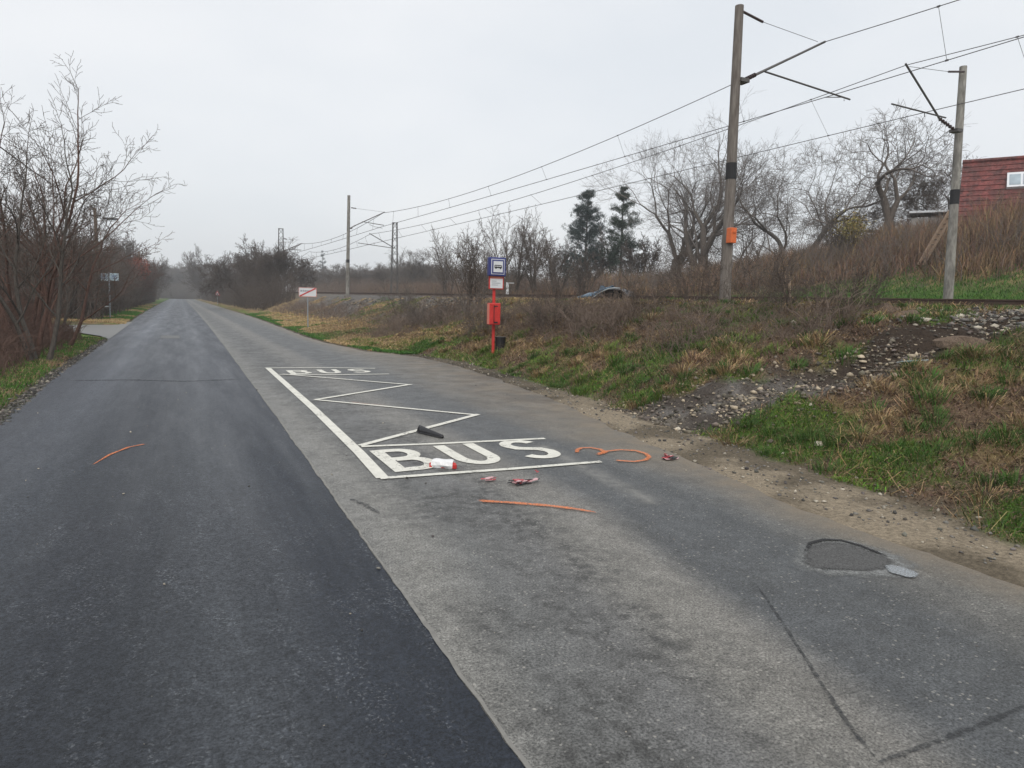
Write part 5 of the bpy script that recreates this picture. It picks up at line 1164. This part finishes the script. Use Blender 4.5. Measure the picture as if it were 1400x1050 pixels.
# small white post beyond the tracks
p = AX(693.5, 401, 25.0); zb = hz(p[0], p[1]); e = empty('kilometre_post', (p[0], p[1], zb)); tag(e, 'small white post beyond the tracks just right of the bus stop post', 'post')
zt = AX(693.5, 386, 25.0)[2]
m = MB(); m.quadbox((p[0], p[1], (zb+zt)/2-.1), (.2, .16, zt-zb+.2)); child(m, 'stone_post', 'offw', e, .02); m = MB(); m.quadbox((p[0]+.35, p[1], zt-.05), (.5, .1, .08)); child(m, 'cap_bar', 'offw', e)
for px, yt, lab in ((1075, 372, 'pale broken stake standing left of the green slope'), (1082, 374, 'thin pale stake beside the broken stake on the green slope')):
    p = AX(px, 385, 27); zb = hz(p[0], p[1]); m = MB(); m.tube([(p[0], p[1], zb-.1), (p[0]-.05, p[1]+.05, zb+.5), (p[0]-.12, p[1], max(zb+.9, AX(px, yt, 27)[2]))], [.07, .06, .05], 6); tag(m.build('stake', M['plank']), lab, 'stake')

# ---------------------------------------------------------------- wreckage and litter
c = AX(826, 406, 14.9); zb = hz(c[0], c[1]); e = empty('torn_car_bumper', (c[0], c[1], zb)); e.scale = (1.4, 1.4, 1.2); tag(e, 'torn-off blue car bumper with black inner liner lying by the rails', 'car part')
vr = np.array([.44, -.9, 0]); vr /= np.linalg.norm(vr); hd = np.array([-.9, -.44, 0])   # along the picture, towards the viewer
def loft(name, mat, secs, parent, smooth=True):
    m = MB(); n_ = len(secs[0])
    for s_ in secs: m.v += [list(map(float, p)) for p in s_]
    for i in range(len(secs)-1):
        for k in range(n_-1): m.f.append([i*n_+k, (i+1)*n_+k, (i+1)*n_+k+1, i*n_+k+1])
    o = m.build(name, M[mat], parent, smooth=smooth); o.matrix_parent_inverse = Matrix.Translation(-parent.location)
    sl_ = o.modifiers.new('thickness', 'SOLIDIFY'); sl_.thickness = .025; return o
base = np.array([c[0], c[1], zb]); secs = []
for i in range(11):             # folded skin rising from left to right
    t = i/10; o0 = base+vr*(-.78+1.0*t)+np.array([0, 0, .05+.36*t**1.1+.03*math.sin(9*t)])
    secs.append([o0+hd*(.22*math.cos(a))+np.array([0, 0, 1])*(.13*math.sin(a)*(1-.25*t)+.03*math.sin(a*3+t*8)) for a in np.linspace(-.5, 2.9, 9)])
loft('bumper_skin', 'carblue', secs, e); secs = []
for i in range(12):
    a = math.pi*(i/11); o0 = base+vr*(.45-.36*math.cos(a))+np.array([0, 0, .06+.34*math.sin(a)**.7])
    secs.append([o0+hd*(-.28+.56*k/6)+np.array([0, 0, .02*math.sin(k*2+i)]) for k in range(7)])
loft('wheel_arch_liner', 'black', secs, e)
m = MB(); m.v = [list(base+vr*(.45-.33*math.cos(math.pi*i/11))-hd*.1+np.array([0, 0, .02+.33*math.sin(math.pi*i/11)**.7])+dd_) for dd_ in (hd*0, hd*.05) for i in range(12)]; m.f = [list(range(12)), list(range(12, 24))[::-1]]; child(m, 'liner_panel', 'black', e)
m = MB(); pts = [base+vr*(-.2+.85*t)+hd*.28+np.array([0, 0, .13+.32*math.sin(min(1, t*1.15)*1.7)]) for t in np.linspace(0, 1, 10)]; m.tube(pts, .018, 6); child(m, 'pale_trim_strip', 'chrome', e)
m = MB(); m.quadbox(base+vr*-.08+np.array([0, 0, .42]), (.05, .16, .2), [[1, 0, .3], [0, 1, .2], [-.3, 0, 1]]); child(m, 'torn_bracket', 'carblue', e)
m = MB()
for k in range(4): a = base+vr*(.25+.12*k)+np.array([0, 0, .1]); m.tube([a, a+np.array([0, 0, .2])+vr*.05, a+vr*.12+np.array([0, 0, .28])], .03, 5)
child(m, 'liner_ribs', 'black', e)
# black trim piece on the road
p0 = G(570, 592); p1 = G(604, 600); e = empty('black_trim_piece', (p0+p1)/2); tag(e, 'curved black plastic trim piece lying on the zigzag line', 'car part')
secs = []; ax_ = (p1-p0); L = np.linalg.norm(ax_); ax_ /= L; pr = np.array([-ax_[1], ax_[0], 0])
for i in range(10):
    t = i/9; w_ = .10*(1-.55*t); secs.append([p0+ax_*L*t+pr*(w_*(k/6-.1))+np.array([0, 0, .012+.07*math.sin(math.pi*k/6)*(1-.4*t)+.05*(1-t)*(k/6)]) for k in range(7)])
loft('trim_shell', 'black', secs, e)
m = MB(); m.tube([s_[0]+np.array([0, 0, .008]) for s_ in secs], .008, 5); child(m, 'lip', 'black', e)
# crushed printed bottle
a = G(592, 638); b = G(620, 640); cc = (a+b)/2; e = empty('crushed_bottle', cc); tag(e, 'crushed white plastic bottle with red base lying on the letter B', 'litter'); ax_ = (b-a)/np.linalg.norm(b-a); pr = np.array([-ax_[1], ax_[0], 0]); L = np.linalg.norm(b-a)
def crumple(name, mat, lo, hi, r, parent, seedk=0, flat=.6):
    secs = []
    for i in range(9):
        t = lo+(hi-lo)*i/8; rr = r*(1+.10*math.sin(t*9+seedk))*(.82 if t > .93 or t < .05 else 1)
        secs.append([a+ax_*L*t+pr*rr*math.cos(k/10*6.283)*(1+.1*math.sin(k*3+i))+np.array([0, 0, r*flat+.008+rr*flat*math.sin(k/10*6.283)]) for k in range(11)])
    return loft(name, mat, secs, parent, False)
crumple('white_body', 'whiteplastic', .02, .98, .05, e); 
m = MB(); 
for t0_, w_ in ((.08, .09), (.5, .20), (.86, .16)):
    cc2 = a+ax_*L*t0_-pr*.044; m.quadbox(cc2+np.array([0, 0, .03]), (w_, .03, .05), [[ax_[0], pr[0], 0], [ax_[1], pr[1], 0], [0, 0, 1]])
child(m, 'red_base', 'red', e, .008)
m = MB(); m.quadbox(a+ax_*L*.5-pr*.012+np.array([0, 0, .068]), (.10, .04, .008), [[ax_[0], pr[0], 0], [ax_[1], pr[1], 0], [0, 0, 1]]); child(m, 'blue_print', 'blueink', e)
m = MB(); m.tube([a+ax_*L*.96+[0, 0, .04], a+ax_*L*1.1+[0, 0, .035]], [.026, .022], 10); child(m, 'cap', 'red', e)
def shards(px, n_, spread, label, mats, size=.04, seed=1):
    rng = np.random.RandomState(seed); c = G(*px); c[2] = .006 if c[0] < 5.2 else hz(c[0], c[1])+.004; e = empty('broken_lamp_pieces', c); tag(e, label, 'car part')
    for k, mt in enumerate(mats):
        m = MB()
        for i in range(n_):
            o = c+np.array([rng.normal(0, spread), rng.normal(0, spread*.55), .006+.022*rng.rand()]); kk = rng.randint(4, 7); s_ = size*(.5+rng.rand())
            an = np.sort(rng.rand(kk)*6.28); tl = rng.normal(0, .14, 2); bs = len(m.v)
            for h_ in (0, .006):
                for q_ in an: x_, y_ = s_*math.cos(q_)*1.3, s_*math.sin(q_)*.7; m.v.append([o[0]+x_, o[1]+y_, max(.008, o[2]+x_*tl[0]+y_*tl[1]+h_)])
            m.f.append(list(range(bs, bs+kk))[::-1]); m.f.append(list(range(bs+kk, bs+2*kk)))
            for i_ in range(kk): j_ = (i_+1) % kk; m.f.append([bs+i_, bs+j_, bs+kk+j_, bs+kk+i_])
        child(m, {'redplastic': 'red_shards', 'pinkplastic': 'pale_shards', 'black': 'black_shards'}[mt], mt, e)
shards((668, 658), 5, .035, 'small pinkish shard of a lamp between the bottle and the larger pile of shards', ('pinkplastic', 'redplastic'), .028, 1)
shards((710, 662), 9, .065, 'largest pile of red and pale broken lamp shards in front of the white line', ('pinkplastic', 'redplastic', 'black'), .045, 5)
shards((915, 628), 4, .05, 'red shard lying on the dusty shoulder right of the sprayed numeral', ('redplastic', 'black', 'pinkplastic'), .05, 9)
shards((732, 648), 2, .012, 'tiny lone red shard just below the near bay line', ('redplastic',), .02, 11)
def lump(name, px, X, size, mat, label, cat, seed, py=None, flat=.6, ground=True):
    """irregular stone, bag or clod"""
    import bmesh
    p = G(*px) if X is None else AX(px[0], px[1], X); p = np.array([p[0], p[1], hz(p[0], p[1]) if (X is not None or p[0] > 5) else 0.0]); rng = np.random.RandomState(seed)
    bm = bmesh.new(); bmesh.ops.create_icosphere(bm, subdivisions=2, radius=1); ph = rng.rand(6)*6
    for v in bm.verts:
        c_ = v.co.copy(); r_ = 1+.22*math.sin(c_.x*3+ph[0])*math.cos(c_.y*3.3+ph[1])+.16*math.sin(c_.z*5+ph[2]+c_.x*4)+rng.normal(0, .06)
        v.co = Vector((c_.x*size[0]*r_, c_.y*size[1]*r_, max(-.2, c_.z)*size[2]*r_))
    me = bpy.data.meshes.new(name); bm.to_mesh(me); bm.free(); me.materials.append(M[mat]); o = bpy.data.objects.new(name, me); COL.objects.link(o); o.location = tuple(p); o.rotation_euler = (0, 0, rng.rand()*3); return tag(o, label, cat)
M['palestone'] = plain('pale_limestone', (.52, .47, .38), .85, .2, var=.2, scale=25, bump=.4); M['darkstone'] = plain('dark_stone', (.06, .06, .06), .85, .2, var=.4, scale=20)
M['root'] = bark('torn_root_wood', (.07, .05, .04), (.2, .15, .11), 20)
lump('stone', (1119, 626), 6.85, (.06, .05, .045), 'palestone', 'pale squarish stone in the grass at the foot of the bank', 'stone', 1)
lump('stone', (926, 606), 6.55, (.055, .04, .03), 'palestone', 'flat pale stone where the gravel path meets the shoulder', 'stone', 2)
lump('stone', (1108, 570), 7.6, (.04, .035, .03), 'palestone', 'small pale stone in the middle of the gravel path', 'stone', 3)
lump('stone', (1070, 625), 6.6, (.025, .025, .02), 'palestone', 'tiny pale stone in grass left of the squarish stone', 'stone', 4)
for k, (px, py, s_) in enumerate(((1241, 467, .06), (1252, 462, .05), (1262, 474, .055), (1246, 478, .05), (1268, 468, .05))):
    lump('stone', (px, py), 10.9, (s_, s_*.8, s_*.7), 'palestone', 'yellowish pebble in the small heap beside the dirt track on the bank', 'stone', 20+k)['group'] = 'heap of pale pebbles on the bank'
lump('black_rag', (1140, 452), 10.6, (.20, .10, .09), 'black', 'black crumpled rag on the brown bank right of the near mast', 'litter', 6)
lump('clod', (1212, 432), 11.5, (.22, .16, .24), 'root', 'dark earthy tree stump sticking out near the crest of the bank', 'stump', 7)
lump('clod', (1240, 442), 11.2, (.30, .16, .17), 'root', 'dark tangled clod beside the stump, right above the pebble heap', 'clod', 8)
lump('stump', (1310, 497), 9.7, (.34, .16, .15), 'root', 'torn brown root stump at the edge of the dirt track', 'stump', 9)
lump('stone', (1317, 483), 9.75, (.09, .07, .12), 'palestone', 'pale stone standing on top of the torn root stump', 'stone', 12)
lump('plastic_bag', (1336, 402), 25, (.28, .18, .16), 'black', 'black rubbish bag on green grass right of the far mast', 'bag', 10)
lump('plastic_bag', (1303, 400), 25, (.12, .1, .18), 'bluewhite', 'pale green crumpled bag against the foot of the far mast', 'bag', 11)
lump('debris_board', (1243, 404), 25.2, (.30, .15, .05), 'palestone', 'pale flat slab lying left of the far mast', 'slab', 14)
lump('debris_board', (1230, 404), 25.2, (.30, .2, .14), 'darkstone', 'dark grey lump beside the pale slab left of the far mast', 'stone', 15)
p = AX(1246, 508, 9.1); zc = hz(p[0], p[1]); m = MB(); Rb = [[.75, .62, 0], [-.62, .75, .18], [.1, -.15, 1]]; m.quadbox((p[0], p[1], zc+.05), (.34, .22, .012), Rb); tag(m.build('pale_board', M['sheet']), 'flat pale blue board lying at the edge of the dirt track', 'board')
for k, (a_, b_, X, lab) in enumerate((((1135, 424), (1160, 433), 11.8, 'pale curved fallen branch near the crest of the bank'), ((712, 462), (745, 442), 9.8, 'pale straight stick leaning on the bank right of the bus stop'), ((765, 465), (800, 488), 9.3, 'long pale twig fallen down the bank among brambles'))):
    p = AX(*a_, X); q_ = AX(*b_, X-.2); mm = (p+q_)/2+[0, 0, .06]; P3 = [p, mm, q_]; P3 = [np.array([v[0], v[1], max(v[2], hz(v[0], v[1])+.03)]) for v in P3]; m = MB(); m.tube(P3, [.025, .02, .012], 6); tag(m.build('fallen_branch', M['plank'] if k != 1 else M['wood']), lab, 'branch')

# ---------------------------------------------------------------- air
m = MB(); m.quadbox((20, 200, 14), (420, 520, 34)); 
hm = bpy.data.materials.new('haze_air'); hm.use_nodes = True; t = hm.node_tree; t.nodes.remove(t.nodes['Principled BSDF']); pv = t.nodes.new('ShaderNodeVolumePrincipled')
pv.inputs['Color'].default_value = (.93, .965, 1.0, 1); pv.inputs['Density'].default_value = .0009; pv.inputs['Anisotropy'].default_value = .2
t.links.new(pv.outputs[0], t.nodes['Material Output'].inputs['Volume'])
o = m.build('haze', hm); tag(o, kind='stuff')
